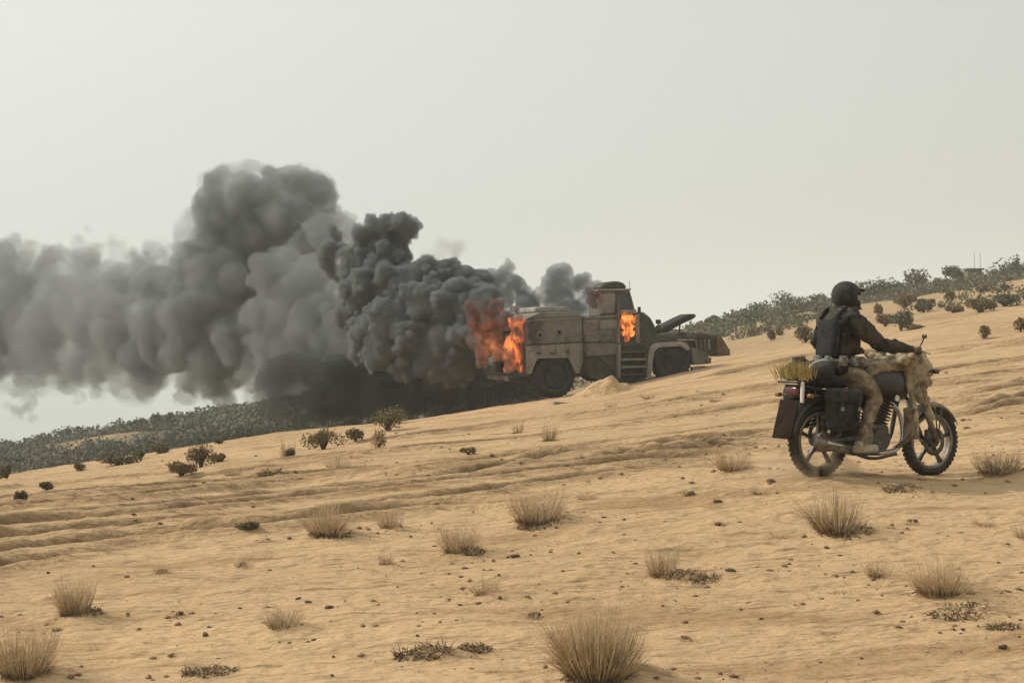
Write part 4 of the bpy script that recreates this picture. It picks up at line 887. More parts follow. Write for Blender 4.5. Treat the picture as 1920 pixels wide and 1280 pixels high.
# ---- fire
def fire_mat(name, strength, sc, dens, c_lo=(1.0, 0.04, 0.008), c_hi=(1.0, 0.38, 0.07), lo=.42, hi=.66):
    m, n = new_mat(name); l = n.links.new
    out = N(n, 'ShaderNodeOutputMaterial'); v = N(n, 'ShaderNodeVolumePrincipled'); l(v.outputs[0], out.inputs['Volume'])
    v.inputs['Color'].default_value = (.20, .18, .175, 1)
    t = N(n, 'ShaderNodeTexCoord'); mp = N(n, 'ShaderNodeMapping'); mp.inputs['Scale'].default_value = (1.3, 1.3, .8); l(t.outputs['Object'], mp.inputs[0])
    no = N(n, 'ShaderNodeTexNoise'); no.inputs['Scale'].default_value = sc; no.inputs['Detail'].default_value = 6; no.inputs['Distortion'].default_value = 1.0; l(mp.outputs[0], no.inputs['Vector'])
    r = N(n, 'ShaderNodeMapRange', interpolation_type='SMOOTHSTEP'); r.inputs[1].default_value = lo; r.inputs[2].default_value = hi; r.inputs[3].default_value = 0.02*strength; r.inputs[4].default_value = strength; l(no.outputs[0], r.inputs[0]); l(r.outputs[0], v.inputs['Emission Strength'])
    cr = N(n, 'ShaderNodeValToRGB'); e = cr.color_ramp.elements; e[0].position = lo; e[0].color = (*c_lo, 1); e[1].position = hi; e[1].color = (*c_hi, 1); l(no.outputs[0], cr.inputs[0]); l(cr.outputs[0], v.inputs['Emission Color'])
    d = N(n, 'ShaderNodeMapRange'); d.inputs[1].default_value = .35; d.inputs[2].default_value = .6; d.inputs[3].default_value = dens*1.5; d.inputs[4].default_value = dens; l(no.outputs[0], d.inputs[0]); l(d.outputs[0], v.inputs['Density'])
    return m
f_hot = fire_mat('flame_hot', 10.0, 3.6, 4.5, c_lo=(.75, .035, .006), c_hi=(1.0, .29, .045), lo=.46, hi=.70); f_red = fire_mat('flame_red', 3.4, 4.2, 7.0, c_lo=(.55, .03, .008), c_hi=(1.0, .13, .03), lo=.52, hi=.74)
f_door = fire_mat('flame_door', 16.0, 5.0, 3.0, c_lo=(.9, .06, .01), c_hi=(1., .34, .06), lo=.36, hi=.66)
def flame(balls, seed, mat, label, voxel=.04, lv=((10, .3, .5, .95), (6, .3, .5, .95))):
    P, Q = billow(balls, lv, seed); o = fuse('flame', P, Q, voxel, mat); return tag(o, label, 'flame', kind='stuff')
flame([(968,608,16,39.0),(972,628,17,39.0),(962,645,18,39.1),(966,665,20,39.1),(958,684,14,39.1),(976,690,10,39.0),(975,597,10,39.1)], 21, f_hot, 'bright orange flames licking the rear corner of the truck')
flame([(900,590,22,39.9),(885,580,16,39.9),(918,600,22,39.8),(898,622,22,39.9),(925,632,20,39.8),(908,655,20,39.9),(890,605,16,39.9),(930,575,16,39.8),(950,600,16,39.7),(940,660,18,39.7),(905,680,12,39.9),(880,570,10,39.9),(965,580,9,39.6)], 22, f_red, 'dull red flames rolling into the smoke left of the truck')
D0 = (TO+TH*TS(1177,600)[0]).y
flame([(1173,596,9,D0-.05),(1183,598,9,D0-.05),(1170,610,8,D0-.02),(1180,612,9,D0-.02),(1172,625,7,D0-.02),(1184,625,7,D0),(1176,636,6,D0)], 23, f_door, 'orange flames filling the cab door opening', voxel=.025)
flame([(1104,545,8,39.75),(1112,552,10,39.7),(1106,564,9,39.75),(1120,558,8,39.7),(1116,572,8,39.7),(1124,548,6,39.7)], 24, f_red, 'small red flame behind the cab roof bracket', voxel=.03)
fl = bpy.data.lights.new('fire_light', 'POINT'); fo = bpy.data.objects.new('fire_light', fl); COL.objects.link(fo); fl.energy = 130; fl.color = (1, .35, .1); fl.shadow_soft_size = .5
fo.location = (TO+TH*(TS(975,650)[0]-.5)+TW*.9)+Vector((0, 0, TZ+TS(986,650)[1]))
# ------------------------------------------------------------------ motorcycle (local: x forward, y to its left, z up)
m_bblk = solid('black_enamel', (0.010, 0.010, 0.011), (0.022, 0.022, 0.022), scale=6, rough=0.35, bump=.05, spec=.5, dust=.12)
m_btan = solid('sand_cloth', (0.15, 0.115, 0.07), (0.42, 0.34, 0.22), scale=7, rough=0.95, bump=.8, bscale=20, c3=(0.30, 0.235, 0.15), detail=3, rampw=.09)
m_fend = solid('dusty_fender', (0.12, 0.095, 0.065), (0.22, 0.175, 0.12), scale=8, rough=.7, bump=.1, dust=.4)
m_alu = solid('dirty_alloy', (0.10, 0.095, 0.085), (0.25, 0.23, 0.20), scale=14, rough=.5, metal=.4, bump=.1, dust=.35)
m_eng = solid('engine_metal', (0.03, 0.034, 0.032), (0.085, 0.09, 0.082), scale=14, rough=.55, metal=.3, bump=.2, dust=.3)
m_chrome = solid('dull_chrome', (0.45, 0.44, 0.41), (0.6, 0.58, 0.55), scale=9, rough=.25, metal=.9, bump=0, dust=.25)
m_flap = solid('dark_red_flap', (0.012, 0.008, 0.007), (0.026, 0.017, 0.014), scale=7, rough=.9, bump=.2, spec=.08, dust=.02)
m_bag = solid('black_canvas', (0.010, 0.012, 0.014), (0.026, 0.028, 0.032), scale=10, rough=.9, bump=.4, bscale=60, dust=.1)
m_straw = solid('yellow_straw', (0.28, 0.21, 0.07), (0.50, 0.40, 0.17), scale=20, rough=.95, bump=0)
m_lens = solid('red_lens', (0.06, 0.012, 0.01), (0.1, 0.02, 0.015), rough=.2, bump=0, spec=.6)
m_amber = solid('amber_lens', (0.2, 0.09, 0.03), (0.2, 0.09, 0.03), rough=.2, bump=0)
m_white = solid('white_plastic', (0.55, 0.53, 0.48), (0.66, 0.64, 0.58), rough=.5, bump=0)
m_btyre = solid('dusty_tyre', (0.014, 0.013, 0.012), (0.035, 0.031, 0.027), scale=9, rough=.9, bump=.3, dust=.15)
BPSI = R(30.5); BX, BY = 2.488, 11.38
BFX, BFY = BX+1.285*math.cos(BPSI), BY+1.285*math.sin(BPSI)
bz0 = gz(BX, BY); bz1 = gz(BFX, BFY)
bpitch = math.atan2(bz1-bz0, 1.285)
print('bike ground', bz0, bz1)
bike = empty('motorcycle', (BX, BY, bz0-.012)); bike.rotation_euler = Matrix.Rotation(BPSI, 3, 'Z').to_euler()
bike.rotation_euler = (Matrix.Rotation(BPSI, 3, 'Z') @ Matrix.Rotation(-bpitch, 3, 'Y')).to_euler()
tag(bike, 'dusty black motorcycle wrapped in sand coloured cloth, ridden to the right', 'motorcycle')
def tube(name, pts, r, mat, parent=None, seg=10, r2=None, smooth=3):
    P = [Vector(p) for p in pts]
    for _ in range(smooth if len(P) > 2 else 0):
        Q = [P[0]]
        for a, b in zip(P[:-1], P[1:]): Q += [a*.75+b*.25, a*.25+b*.75]
        Q.append(P[-1]); P = Q
    n = len(P); V = []; Fc = []
    up = Vector((0.13, 0.97, 0.2))
    for i, p in enumerate(P):
        d = (P[min(i+1, n-1)]-P[max(i-1, 0)]).normalized(); s = d.cross(up).normalized(); u = s.cross(d)
        rr = r if r2 is None else r+(r2-r)*i/(n-1)
        for k in range(seg): a = 2*math.pi*k/seg; V.append(p+s*math.cos(a)*rr+u*math.sin(a)*rr)
    for i in range(n-1):
        for k in range(seg): j = (k+1) % seg; Fc.append((i*seg+k, i*seg+j, (i+1)*seg+j, (i+1)*seg+k))
    Fc.append(tuple(range(seg-1, -1, -1))); Fc.append(tuple(range((n-1)*seg, n*seg)))
    return link(name, mesh_from(name, V, Fc, True), mat, parent or bike)
def rbox(name, c, s, mat, parent=None, bev=.02, rot=(0, 0, 0), taper=1.0, segs=3):
    bm = bmesh.new(); bmesh.ops.create_cube(bm, size=1.0)
    for v in bm.verts: v.co = Vector((v.co.x*s[0]*(taper if v.co.z < 0 else 1), v.co.y*s[1]*(taper if v.co.z < 0 else 1), v.co.z*s[2]))
    bmesh.ops.bevel(bm, geom=list(bm.edges), offset=bev, segments=segs, affect='EDGES', profile=.5)
    me = bpy.data.meshes.new(name); bm.to_mesh(me); bm.free(); me.polygons.foreach_set('use_smooth', [True]*len(me.polygons))
    o = link(name, me, mat, parent or bike); o.location = c; o.rotation_euler = rot; return o
def moto_wheel(x, R0, tw, steer=0.0):
    T = link('wheel', lathe_y([(R0*.70, -.028), (R0*.76, -.034), (R0*.80, -.030), (R0*.775, -.012), (R0*.775, .012), (R0*.80, .030), (R0*.76, .034), (R0*.70, .028), (R0*.735, 0)], 56, 'rim'), m_alu, bike)
    T.location = (x, 0, R0); T.rotation_euler = (0, 0, steer)
    pr = []
    for k in range(14):
        a = math.pi*(k/13.0)-math.pi/2; pr.append((R0*.875+math.cos(a)*R0*.125*1.0, math.sin(a)*tw))
    pr = [(R0*.78, -tw*.55)]+pr+[(R0*.78, tw*.55)]
    link('tyre', lathe_y(pr, 64, 'tyre'), m_btyre, T)
    V = []; Fc = []
    for k in range(44):
        for row in (-1, 0, 1):
            a = 2*math.pi*(k+.5*(row == 0))/44; da = .045; yc = row*tw*.55; ro = R0*(1.0 if row == 0 else .975); n = len(V)
            for (rr, yy, aa) in [(ro-.012, yc-.013, a-da), (ro-.012, yc-.013, a+da), (ro-.012, yc+.013, a+da), (ro-.012, yc+.013, a-da), (ro+.004, yc-.011, a-da*.8), (ro+.004, yc-.011, a+da*.8), (ro+.004, yc+.011, a+da*.8), (ro+.004, yc+.011, a-da*.8)]:
                V.append((rr*math.cos(aa), yy, rr*math.sin(aa)))
            for f in [(4,5,6,7), (0,1,5,4), (1,2,6,5), (2,3,7,6), (3,0,4,7)]: Fc.append(tuple(n+i for i in f))
    tag(link('tread_block', mesh_from('tread_block', V, Fc), m_btyre, T), kind='stuff')
    for k in range(5):
        a = 2*math.pi*k/5+.31; c, s = math.cos(a), math.sin(a); w = .018; V = []
        for rr, ww, th in ((.035, .022, .016), (R0*.45, .013, .011), (R0*.74, .020, .012)):
            for q, y in ((-ww, -th), (ww, -th), (ww, th), (-ww, th)): V.append((c*rr-s*q, y, s*rr+c*q))
        Fc = []
        for b in (0, 4):
            for i in range(4): Fc.append((b+i, b+(i+1) % 4, b+4+(i+1) % 4, b+4+i))
        Fc += [(3,2,1,0), (8,9,10,11)]
        link('spoke', mesh_from('spoke', V, Fc), m_bblk, T)
    h = link('hub', cyl_mesh(.045, .045, .13, 20), m_bblk, T); h.location = (0, -.065, 0)
    return T
w_r = moto_wheel(0, .30, .047); w_f = moto_wheel(1.285, .30, .042, R(-3))
dsk = link('brake_disc', lathe_y([(.075, -.052), (.12, -.052), (.12, -.048), (.075, -.048)], 32), m_eng, w_f)
drm = link('brake_drum', cyl_mesh(.075, .07, .05, 24), m_alu, w_r); drm.location = (0, -.09, 0)
rbox('brake_caliper', (1.20, -.06, .36), (.07, .04, .09), m_eng, bev=.01)
# fork, fender, yokes
for s in (-1, 1):
    tube('fork_leg', [(1.285, s*.085, .30), (1.08, s*.085, .66)], .024, m_alu, seg=12); tube('fork_tube', [(1.10, s*.085, .62), (.90, s*.085, 1.0)], .018, m_btan if s < 0 else m_eng, seg=10)
def fender(name, cx, cz, r, a0, a1, w, mat, sag=.018):
    V = []; Fc = []; n = 18; m = 7
    for i in range(n+1):
        a = a0+(a1-a0)*i/n
        for j in range(m):
            q = (j/(m-1)-.5)*2; rr = r-sag*2.4*q*q; V.append((cx+rr*math.cos(a), q*w, cz+rr*math.sin(a)))
    for i in range(n):
        for j in range(m-1): k = i*m+j; Fc.append((k, k+1, k+m+1, k+m))
    me = mesh_from(name, V, Fc, True); o = link(name, me, mat, bike); md = o.modifiers.new('t', 'SOLIDIFY'); md.thickness = .006; return o
fender('front_fender', 1.285, .30, .345, R(30), R(158), .072, m_fend)
fender('rear_fender', 0, .30, .37, R(35), R(172), .085, m_bblk)
tube('fender_stay', [(1.285, -.09, .31), (1.24, -.085, .63)], .006, m_eng); tube('fender_stay', [(1.33, -.08, .60), (1.285, -.09, .31)], .006, m_eng)
# frame
for pts, r in [([(.93, 0, .92), (.62, 0, .80), (.28, 0, .76), (-.1, 0, .74)], .022), ([(.93, 0, .86), (.86, 0, .55), (.80, 0, .26), (.45, 0, .20), (.33, 0, .30)], .02), ([(.36, .1, .75), (.33, .1, .5), (.34, .1, .3)], .016), ([(.36, -.1, .75), (.33, -.1, .5), (.34, -.1, .3)], .016)]:
    tube('frame_tube', pts, r, m_bblk)
for s in (-1, 1):
    tube('subframe', [(.30, s*.09, .48), (.0, s*.12, .70), (-.26, s*.12, .74)], .013, m_bblk); tube('swingarm', [(.34, s*.10, .33), (0.0, s*.10, .30)], .022, m_alu, smooth=0)
    sh = tube('shock_absorber', [(.02, s*.125, .34), (.10, s*.125, .66)], .016, m_eng, smooth=0)
    coil = [(.035+.058*k/60+math.cos(k*.75)*.028, s*.125+math.sin(k*.75)*.028, .39+.23*k/60) for k in range(61)]; tube('spring', coil, .006, m_chrome, sh, seg=6, smooth=0)
# crash guard in front of the engine, wrapped in tan cloth
tube('crash_guard', [(.90, -.04, .88), (.86, -.16, .72), (.83, -.27, .56), (.82, -.26, .36), (.76, -.10, .24)], .020, m_btan); tube('crash_guard', [(.90, .04, .88), (.86, .16, .72), (.83, .27, .56), (.82, .26, .36), (.76, .10, .24)], .020, m_btan)
rbox('leg_guard', (.845, -.20, .46), (.05, .14, .26), m_btan, bev=.015, rot=(0, -.1, 0)); rbox('leg_guard', (.845, .20, .46), (.05, .14, .26), m_btan, bev=.015, rot=(0, -.1, 0))
# engine
eng = rbox('engine', (.50, 0, .34), (.40, .24, .22), m_eng, bev=.05)
cvr = link('crankcase_cover', cyl_mesh(.105, .09, .04, 28, bev=.01), m_eng, eng); cvr.location = (.06, -.155, -.02)
cv2 = link('clutch_cover', cyl_mesh(.085, .075, .04, 28, bev=.01), m_alu, eng); cv2.location = (-.10, -.15, .0)
for k in range(9):
    f = rbox('cylinder_fin', (.60+.012*k, 0, .45+.026*k), (.17 if k < 7 else .15, .19, .009), m_eng, bev=.003, rot=(0, .38, 0), segs=1)
rbox('cylinder', (.66, 0, .55), (.11, .12, .24), m_eng, bev=.01, rot=(0, .38, 0)); rbox('cylinder_head', (.715, 0, .70), (.15, .15, .07), m_alu, bev=.02, rot=(0, .38, 0))
rbox('carburettor', (.50, -.03, .62), (.10, .10, .12), m_eng, bev=.02); rbox('side_cover', (.20, -.13, .62), (.26, .03, .20), m_bblk, bev=.014); rbox('side_cover', (.20, .13, .62), (.26, .03, .20), m_bblk, bev=.014)
tube('exhaust_pipe', [(.74, -.05, .64), (.87, -.07, .52), (.84, -.12, .25), (.55, -.15, .20), (.30, -.17, .22)], .019, m_chrome, r2=.022); tube('muffler', [(.30, -.17, .22), (.10, -.18, .245), (-.22, -.19, .31)], .036, m_alu, r2=.045, seg=16)
tube('heat_shield', [(.18, -.215, .25), (-.12, -.235, .30)], .013, m_chrome)
for s in (-1, 1): tube('foot_peg', [(.34, s*.12, .26), (.34, s*.27, .255)], .013, m_bblk, smooth=0); tube('foot_peg', [(.10, s*.12, .34), (.10, s*.22, .34)], .012, m_bblk, smooth=0)
tube('kick_lever', [(.42, -.17, .33), (.36, -.2, .40), (.33, -.21, .55)], .010, m_chrome); tube('side_stand', [(.30, .12, .24), (.05, .17, .20)], .012, m_bblk); tube('bash_bar', [(.78, -.1, .2), (.5, -.12, .15), (.3, -.12, .2)], .014, m_eng)
tube('brake_pedal', [(.36, -.19, .24), (.5, -.2, .22), (.56, -.2, .25)], .009, m_eng)
# tank (black) under a tan cloth
def loft(name, secs, mat, parent=None, k=20, pw=2.6):
    """secs: (x, z centre, half width, half height)"""
    V = []; Fc = []
    for x, zc, hw, hh in secs:
        for i in range(k):
            a = 2*math.pi*i/k; c, s = math.cos(a), math.sin(a)
            V.append((x, math.copysign(abs(c)**(2/pw), c)*hw, zc+math.copysign(abs(s)**(2/pw), s)*hh))
    n = len(secs)
    for i in range(n-1):
        for j in range(k): q = (j+1) % k; Fc.append((i*k+j, i*k+q, (i+1)*k+q, (i+1)*k+j))
    Fc += [tuple(range(k-1, -1, -1)), tuple(range((n-1)*k, n*k))]
    return link(name, mesh_from(name, V, Fc, True), mat, parent or bike)
loft('fuel_tank', [(.36, .80, .06, .05), (.40, .80, .11, .09), (.52, .80, .15, .13), (.66, .80, .165, .155), (.78, .79, .16, .16), (.88, .78, .13, .14), (.93, .78, .07, .08)], m_bblk)
tkp = link('tank_badge', cyl_mesh(.026, .022, .012, 16), m_chrome, bike); tkp.location = (.70, -.176, .665)
loft('seat', [(.40, .80, .07, .04), (.34, .80, .12, .05), (.18, .79, .14, .055), (0, .80, .14, .06), (-.2, .82, .13, .055), (-.26, .83, .10, .04)], m_bag)
rbox('cargo_rack', (-.24, 0, .77), (.22, .24, .02), m_bblk, bev=.006)
fl_ = rbox('mud_flap', (-.355, 0, .47), (.016, .22, .32), m_flap, bev=.006, rot=(0, .24, 0)); 
tl = rbox('tail_light', (-.30, -.02, .70), (.06, .14, .07), m_lens, bev=.018); rbox('light_housing', (-.265, -.02, .70), (.06, .16, .10), m_bblk, bev=.015)
rbox('reflector', (-.30, -.125, .69), (.03, .03, .17), m_white, bev=.012)
for s in (-1, 1): tube('indicator_stalk', [(-.25, s*.05, .67), (-.27, s*.17, .665)], .007, m_bblk, smooth=0); i_ = rbox('indicator', (-.27, s*.19, .665), (.05, .05, .035), m_amber, bev=.012)
# bars and controls
tube('handlebar', [(.74, -.36, 1.045), (.86, -.22, 1.06), (.90, -.08, 1.0), (.90, .08, 1.0), (.86, .22, 1.06), (.74, .36, 1.045)], .012, m_eng)
for s in (-1, 1):
    tube('grip', [(.80, s*.29, 1.052), (.725, s*.385, 1.044)], .019, m_bblk, smooth=0); tube('brake_lever', [(.86, s*.25, 1.06), (.88, s*.32, 1.05), (.84, s*.39, 1.04)], .006, m_alu)
    st = tube('mirror_stalk', [(.83, s*.26, 1.07), (.86, s*.29, 1.15), (.82, s*.33, 1.17)], .006, m_bblk); rbox('mirror', (.82, s*.34, 1.185), (.014, .05, .034), m_bblk, st, bev=.010)
rbox('control_cluster', (.845, -.245, 1.075), (.06, .05, .05), m_bblk, bev=.012)
hl_ = link('headlight', lathe_y([(.001, 0), (.07, .015), (.085, .05), (.075, .11), (.03, .14), (.001, .145)], 28, 'headlight'), m_eng, bike); hl_.location = (1.13, 0, .89); hl_.rotation_euler = (0, 0, R(90))
rbox('instrument_pod', (.98, 0, 1.07), (.09, .18, .07), m_bblk, bev=.02, rot=(0, .5, 0))
for s in (-1, 1): tube('indicator_stalk', [(1.06, s*.09, .90), (1.10, s*.19, .90)], .007, m_bblk, smooth=0); rbox('indicator', (1.11, s*.205, .90), (.05, .05, .04), m_amber if s > 0 else m_bblk, bev=.012)
# sand coloured cloth wrapped over tank, bars and headlight
def cloth_lump(name, balls, mat, parent, voxel=.012, seed=3, rough_=.010, lv=None):
    r_ = np.random.default_rng(seed); P = []; Q = []
    for (a, b, ra, rb) in balls:
        a = np.array(a, float); b = np.array(b, float); L_ = np.linalg.norm(b-a); n = max(2, int(L_/.012))
        for k in range(n+1): P.append(a+(b-a)*k/n+r_.normal(size=3)*rough_*.6); Q.append((ra+(rb-ra)*k/n)*r_.uniform(.93, 1.08))
    o = fuse(name, np.array(P), np.array(Q), voxel, mat); o.parent = parent; return o
cl = cloth_lump('cloth_cover', [((.46, -.10, .90), (.86, -.10, .95), .05, .055), ((.44, .10, .90), (.86, .10, .95), .05, .055), ((.44, 0, .92), (.88, 0, .98), .05, .06),
 ((.40, -.13, .87), (.46, -.13, .89), .035, .04), ((.86, -.12, .94), (.80, -.26, 1.03), .055, .045), ((.86, .12, .94), (.80, .26, 1.03), .055, .045), ((.78, -.12, .95), (.74, -.22, .99), .05, .04),
 ((.86, -.06, 1.0), (1.06, -.06, 1.02), .06, .06), ((.86, .06, 1.0), (1.06, .06, 1.02), .06, .06), ((1.0, -.10, 1.0), (1.12, -.10, .90), .06, .06), ((1.0, .10, 1.0), (1.12, .10, .90), .06, .06),
 ((1.10, -.08, .90), (1.14, -.08, .80), .05, .04), ((.92, -.10, .92), (.98, -.10, .74), .055, .05), ((.92, .10, .92), (.98, .10, .74), .055, .05), ((.98, -.10, .76), (1.04, -.10, .66), .05, .035), ((.86, -.15, .90), (.86, -.16, .72), .04, .028),
 ((1.04, -.11, .98), (1.14, -.04, .97), .05, .05), ((.90, -.14, .82), (1.02, -.12, .84), .045, .05), ((1.0, -.11, .90), (1.08, -.09, .78), .06, .05)], m_btan, bike, voxel=.011); cl['label'] = 'sand coloured cloth wrapped over the tank, bars and headlight'
cloth_lump('fork_wrap', [((1.10, -.095, .66), (1.20, -.095, .50), .036, .030), ((1.06, -.095, .74), (1.10, -.095, .66), .04, .036)], m_btan, bike, voxel=.012)
# luggage: things of their own
Bw = bike.matrix_basis.copy() if False else None
MB_ = Matrix.Translation(bike.location) @ bike.rotation_euler.to_matrix().to_4x4()
def onbike(o): o.matrix_world = MB_ @ o.matrix_basis if False else MB_; return o
def saddle_bag(s, lab):
    e = bpy.data.objects.new('saddle_bag', None); COL.objects.link(e); e.matrix_world = MB_ @ Matrix.Translation((.0, s*.20, .52))
    b = rbox('bag_body', (.03, s*.03, .03), (.30, .15, .32), m_bag, e, bev=.05, taper=.92); b2 = rbox('flap', (.03, s*.045, .15), (.31, .165, .13), m_bag, e, bev=.04)
    for x in (-.06, .12): rbox('strap', (x, s*.05, .07), (.025, .165, .24), m_bag, e, bev=.006); bk = rbox('buckle', (x, s*.135, .05), (.035, .01, .03), m_alu, e, bev=.004)
    return tag(e, lab, 'saddle bag')
saddle_bag(-1, 'black canvas saddle bag hanging beside the rear wheel, on the camera side'); saddle_bag(1, 'black canvas saddle bag on the far side of the motorcycle')
rl = bpy.data.objects.new('luggage_roll', None); COL.objects.link(rl); rl.matrix_world = MB_ @ Matrix.Translation((-.14, 0, .88))
cloth_lump('roll', [((0, -.17, -.02), (0, .17, -.02), .075, .075), ((.09, -.14, .0), (.09, .14, .0), .07, .07), ((.08, -.15, -.07), (.08, .15, -.07), .07, .07), ((-.05, -.12, -.06), (-.05, .12, -.06), .055, .055)], m_bag, rl, voxel=.014, rough_=.006); 
for y in (-.11, .11): tube('strap', [(-.10, y, -.10), (-.09, y, .02), (.0, y, .065), (.10, y, .08), (.17, y, .0)], .009, m_white if y < 0 else m_bag, rl)
tag(rl, 'black rolled bag strapped behind the rider', 'luggage roll')
V = []; Fc = []; MI = []; r_ = random.Random(4)
for k in range(260):
    a = r_.uniform(-1, 1); b = Vector((r_.uniform(-.07, .07), a*.17, r_.uniform(-.02, .02))); d = Vector((r_.gauss(-.02, .03), a*.03+r_.gauss(0, .03), r_.uniform(.06, .17))); strips(V, Fc, b, b+d*.5, b+d, .004, 0, MI)
st_ = link('straw_bundle', mesh_from('straw', V, Fc), m_straw); st_.matrix_world = MB_ @ Matrix.Translation((-.25, 0, .80)); tag(st_, 'bundle of yellow straw tied upright on the tail rack', 'straw bundle')
# ------------------------------------------------------------------ rider
m_jack = solid('dark_camouflage_jacket', (0.010, 0.010, 0.010), (0.052, 0.040, 0.027), scale=10, rough=.95, bump=.9, bscale=16, c3=(0.026, 0.028, 0.019), detail=3, dust=.05, rampw=.07)
m_trou = solid('brown_camouflage_trousers', (0.07, 0.048, 0.036), (0.30, 0.225, 0.15), scale=12, rough=.95, bump=.6, bscale=22, c3=(0.15, 0.12, 0.075), detail=2, dust=.2)
m_skin = solid('brown_skin', (0.16, 0.085, 0.05), (0.20, 0.11, 0.065), scale=8, rough=.6, bump=.1)
m_helm = solid('grey_black_helmet', (0.016, 0.016, 0.017), (0.045, 0.043, 0.042), scale=9, rough=.85, bump=.5, dust=.05)
m_vest = solid('navy_black_vest', (0.009, 0.010, 0.013), (0.026, 0.027, 0.028), scale=9, rough=.9, bump=.5, bscale=40)
m_pouch = solid('grey_camouflage_pouch', (0.09, 0.085, 0.07), (0.26, 0.245, 0.20), scale=24, rough=.95, bump=.4, detail=2)
m_shoe = solid('pale_dusty_shoe', (0.26, 0.21, 0.14), (0.42, 0.35, 0.25), scale=12, rough=.9, bump=.2)
m_sole = solid('shoe_sole', (0.03, 0.025, 0.02), (0.06, 0.05, 0.04), rough=.9)
rider = bpy.data.objects.new('person', None); COL.objects.link(rider); rider.matrix_world = MB_ @ Matrix.Translation((.18, 0, .84))
tag(rider, 'rider in helmet, dark jacket and brown trousers with both hands on the handlebar', 'person')
RO = Vector((.18, 0, .84))
J = {}; E = []; RAD = {}
def jt(n, p, r, par=None):
    J[n] = (Vector(p)-RO, r, par)
jt('pelvis', (.19, 0, .86), (.145, .135)); jt('waist', (.19, 0, .98), (.155, .14), 'pelvis'); jt('belly', (.185, 0, 1.08), (.165, .15), 'waist'); jt('chest', (.19, 0, 1.20), (.18, .155), 'belly'); jt('collar', (.205, 0, 1.305), (.13, .11), 'chest')
jt('neck', (.235, 0, 1.375), (.062, .062), 'collar'); jt('jaw', (.265, -.005, 1.43), (.072, .078), 'neck'); jt('skull', (.262, -.005, 1.50), (.082, .092), 'jaw')
for s, n in ((-1, 'R'), (1, 'L')):
    jt(n+'sh', (.215, s*.165, 1.30), (.092, .092), 'collar'); jt(n+'ua', (.255, s*.235, 1.20), (.080, .080), n+'sh')
    el = (.36, -.325, 1.085) if s < 0 else (.27, .36, 1.10)
    jt(n+'el', el, (.070, .070), n+'ua'); jt(n+'fa', (.50, s*.345, 1.085), (.062, .058), n+'el'); jt(n+'wr', (.655, s*.345, 1.072), (.031, .031), n+'fa'); jt(n+'pa', (.715, s*.345, 1.072), (.030, .022), n+'wr')
    jt(n+'hip', (.20, s*.105, .845), (.105, .105), 'pelvis'); jt(n+'th', (.30, s*.18, .79), (.092, .092), n+'hip'); jt(n+'kn', (.40, s*.235, .695), (.070, .070), n+'th')
    jt(n+'ca', (.33, s*.245, .55), (.064, .064), n+'kn'); jt(n+'ank', (.245, s*.245, .335), (.047, .047), n+'ca'); jt(n+'cuf', (.238, s*.245, .30), (.050, .050), n+'ank'); jt(n+'ft', (.235, s*.245, .262), (.036, .036), n+'cuf')
names = list(J); idx = {n: i for i, n in enumerate(names)}; verts = [tuple(J[n][0]) for n in names]; edges = [(idx[n], idx[J[n][2]]) for n in names if J[n][2]]; rads = [J[n][1] for n in names]; roots = [0]
for s, n in ((-1, 'R'), (1, 'L')):           # four fingers closed round the grip and a thumb under it
    c = Vector((.765, s*.335, 1.048))-RO; ax = Vector((.095, -s*.12, .01)).normalized()   # along the grip, inwards
    for k in range(4):
        off = ax*(.018*(1.5-k)); b = Vector((.722, s*.345, 1.078))-RO+off; ln = (.9, 1.0, .96, .82)[k]
        pts = [b, b+Vector((.034*ln, -s*.004, .003)), b+Vector((.056*ln, -s*.008, -.022)), b+Vector((.042*ln, -s*.008, -.045))]; i0 = len(verts)
        for q, p in enumerate(pts):
            verts.append(tuple(p)); rads.append(((.0098, .0094, .0088, .0078)[q],)*2)
            if q: edges.append((i0+q-1, i0+q))
        roots.append(i0)
    b = Vector((.700, s*.345, 1.068))-RO; i0 = len(verts)
    for q, p in enumerate([b, b+ax*.035+Vector((.006, 0, -.012)), b+ax*.042+Vector((.028, 0, -.028))]):
        verts.append(tuple(p)); rads.append(((.011, .010, .009)[q],)*2)
        if q: edges.append((i0+q-1, i0+q))
    roots.append(i0)
me = bpy.data.meshes.new('body_cage'); me.from_pydata(verts, edges, []); ob = bpy.data.objects.new('cage', me); COL.objects.link(ob)
ob.modifiers.new('s', 'SKIN')
sv = me.skin_vertices[0].data
for i, r in enumerate(rads): sv[i].radius = r; sv[i].use_root = i in roots
ss = ob.modifiers.new('u', 'SUBSURF'); ss.levels = 2; ss.render_levels = 2
tx = bpy.data.textures.new('folds', 'CLOUDS'); tx.noise_scale = .055; tx.noise_depth = 2
ds = ob.modifiers.new('d', 'DISPLACE'); ds.texture = tx; ds.strength = .05; ds.mid_level = .5
vg = ob.vertex_groups.new(name='cloth'); vg.add([i for i, n in enumerate(names) if n not in ('jaw', 'skull', 'Rwr', 'Rpa', 'Lwr', 'Lpa')], 1.0, 'REPLACE'); ds.vertex_group = 'cloth'
dg = bpy.context.evaluated_depsgraph_get(); dg.update(); body = bpy.data.meshes.new_from_object(ob.evaluated_get(dg)); bpy.data.objects.remove(ob)
body.name = 'body'; body.materials.clear()
for m in (m_jack, m_trou, m_skin): body.materials.append(m)
for p in body.polygons:
    c = p.center+RO; p.use_smooth = True
    if c.x > .668 and c.z > .95: p.material_index = 2
    elif c.z > 1.385 and abs(c.y) < .12: p.material_index = 2
    elif c.z < .905: p.material_index = 1
    else: p.material_index = 0
link('body', body, None, rider)
def rr_(name, c, s, mat, **k): return rbox(name, tuple(Vector(c)-RO), s, mat, rider, **k)
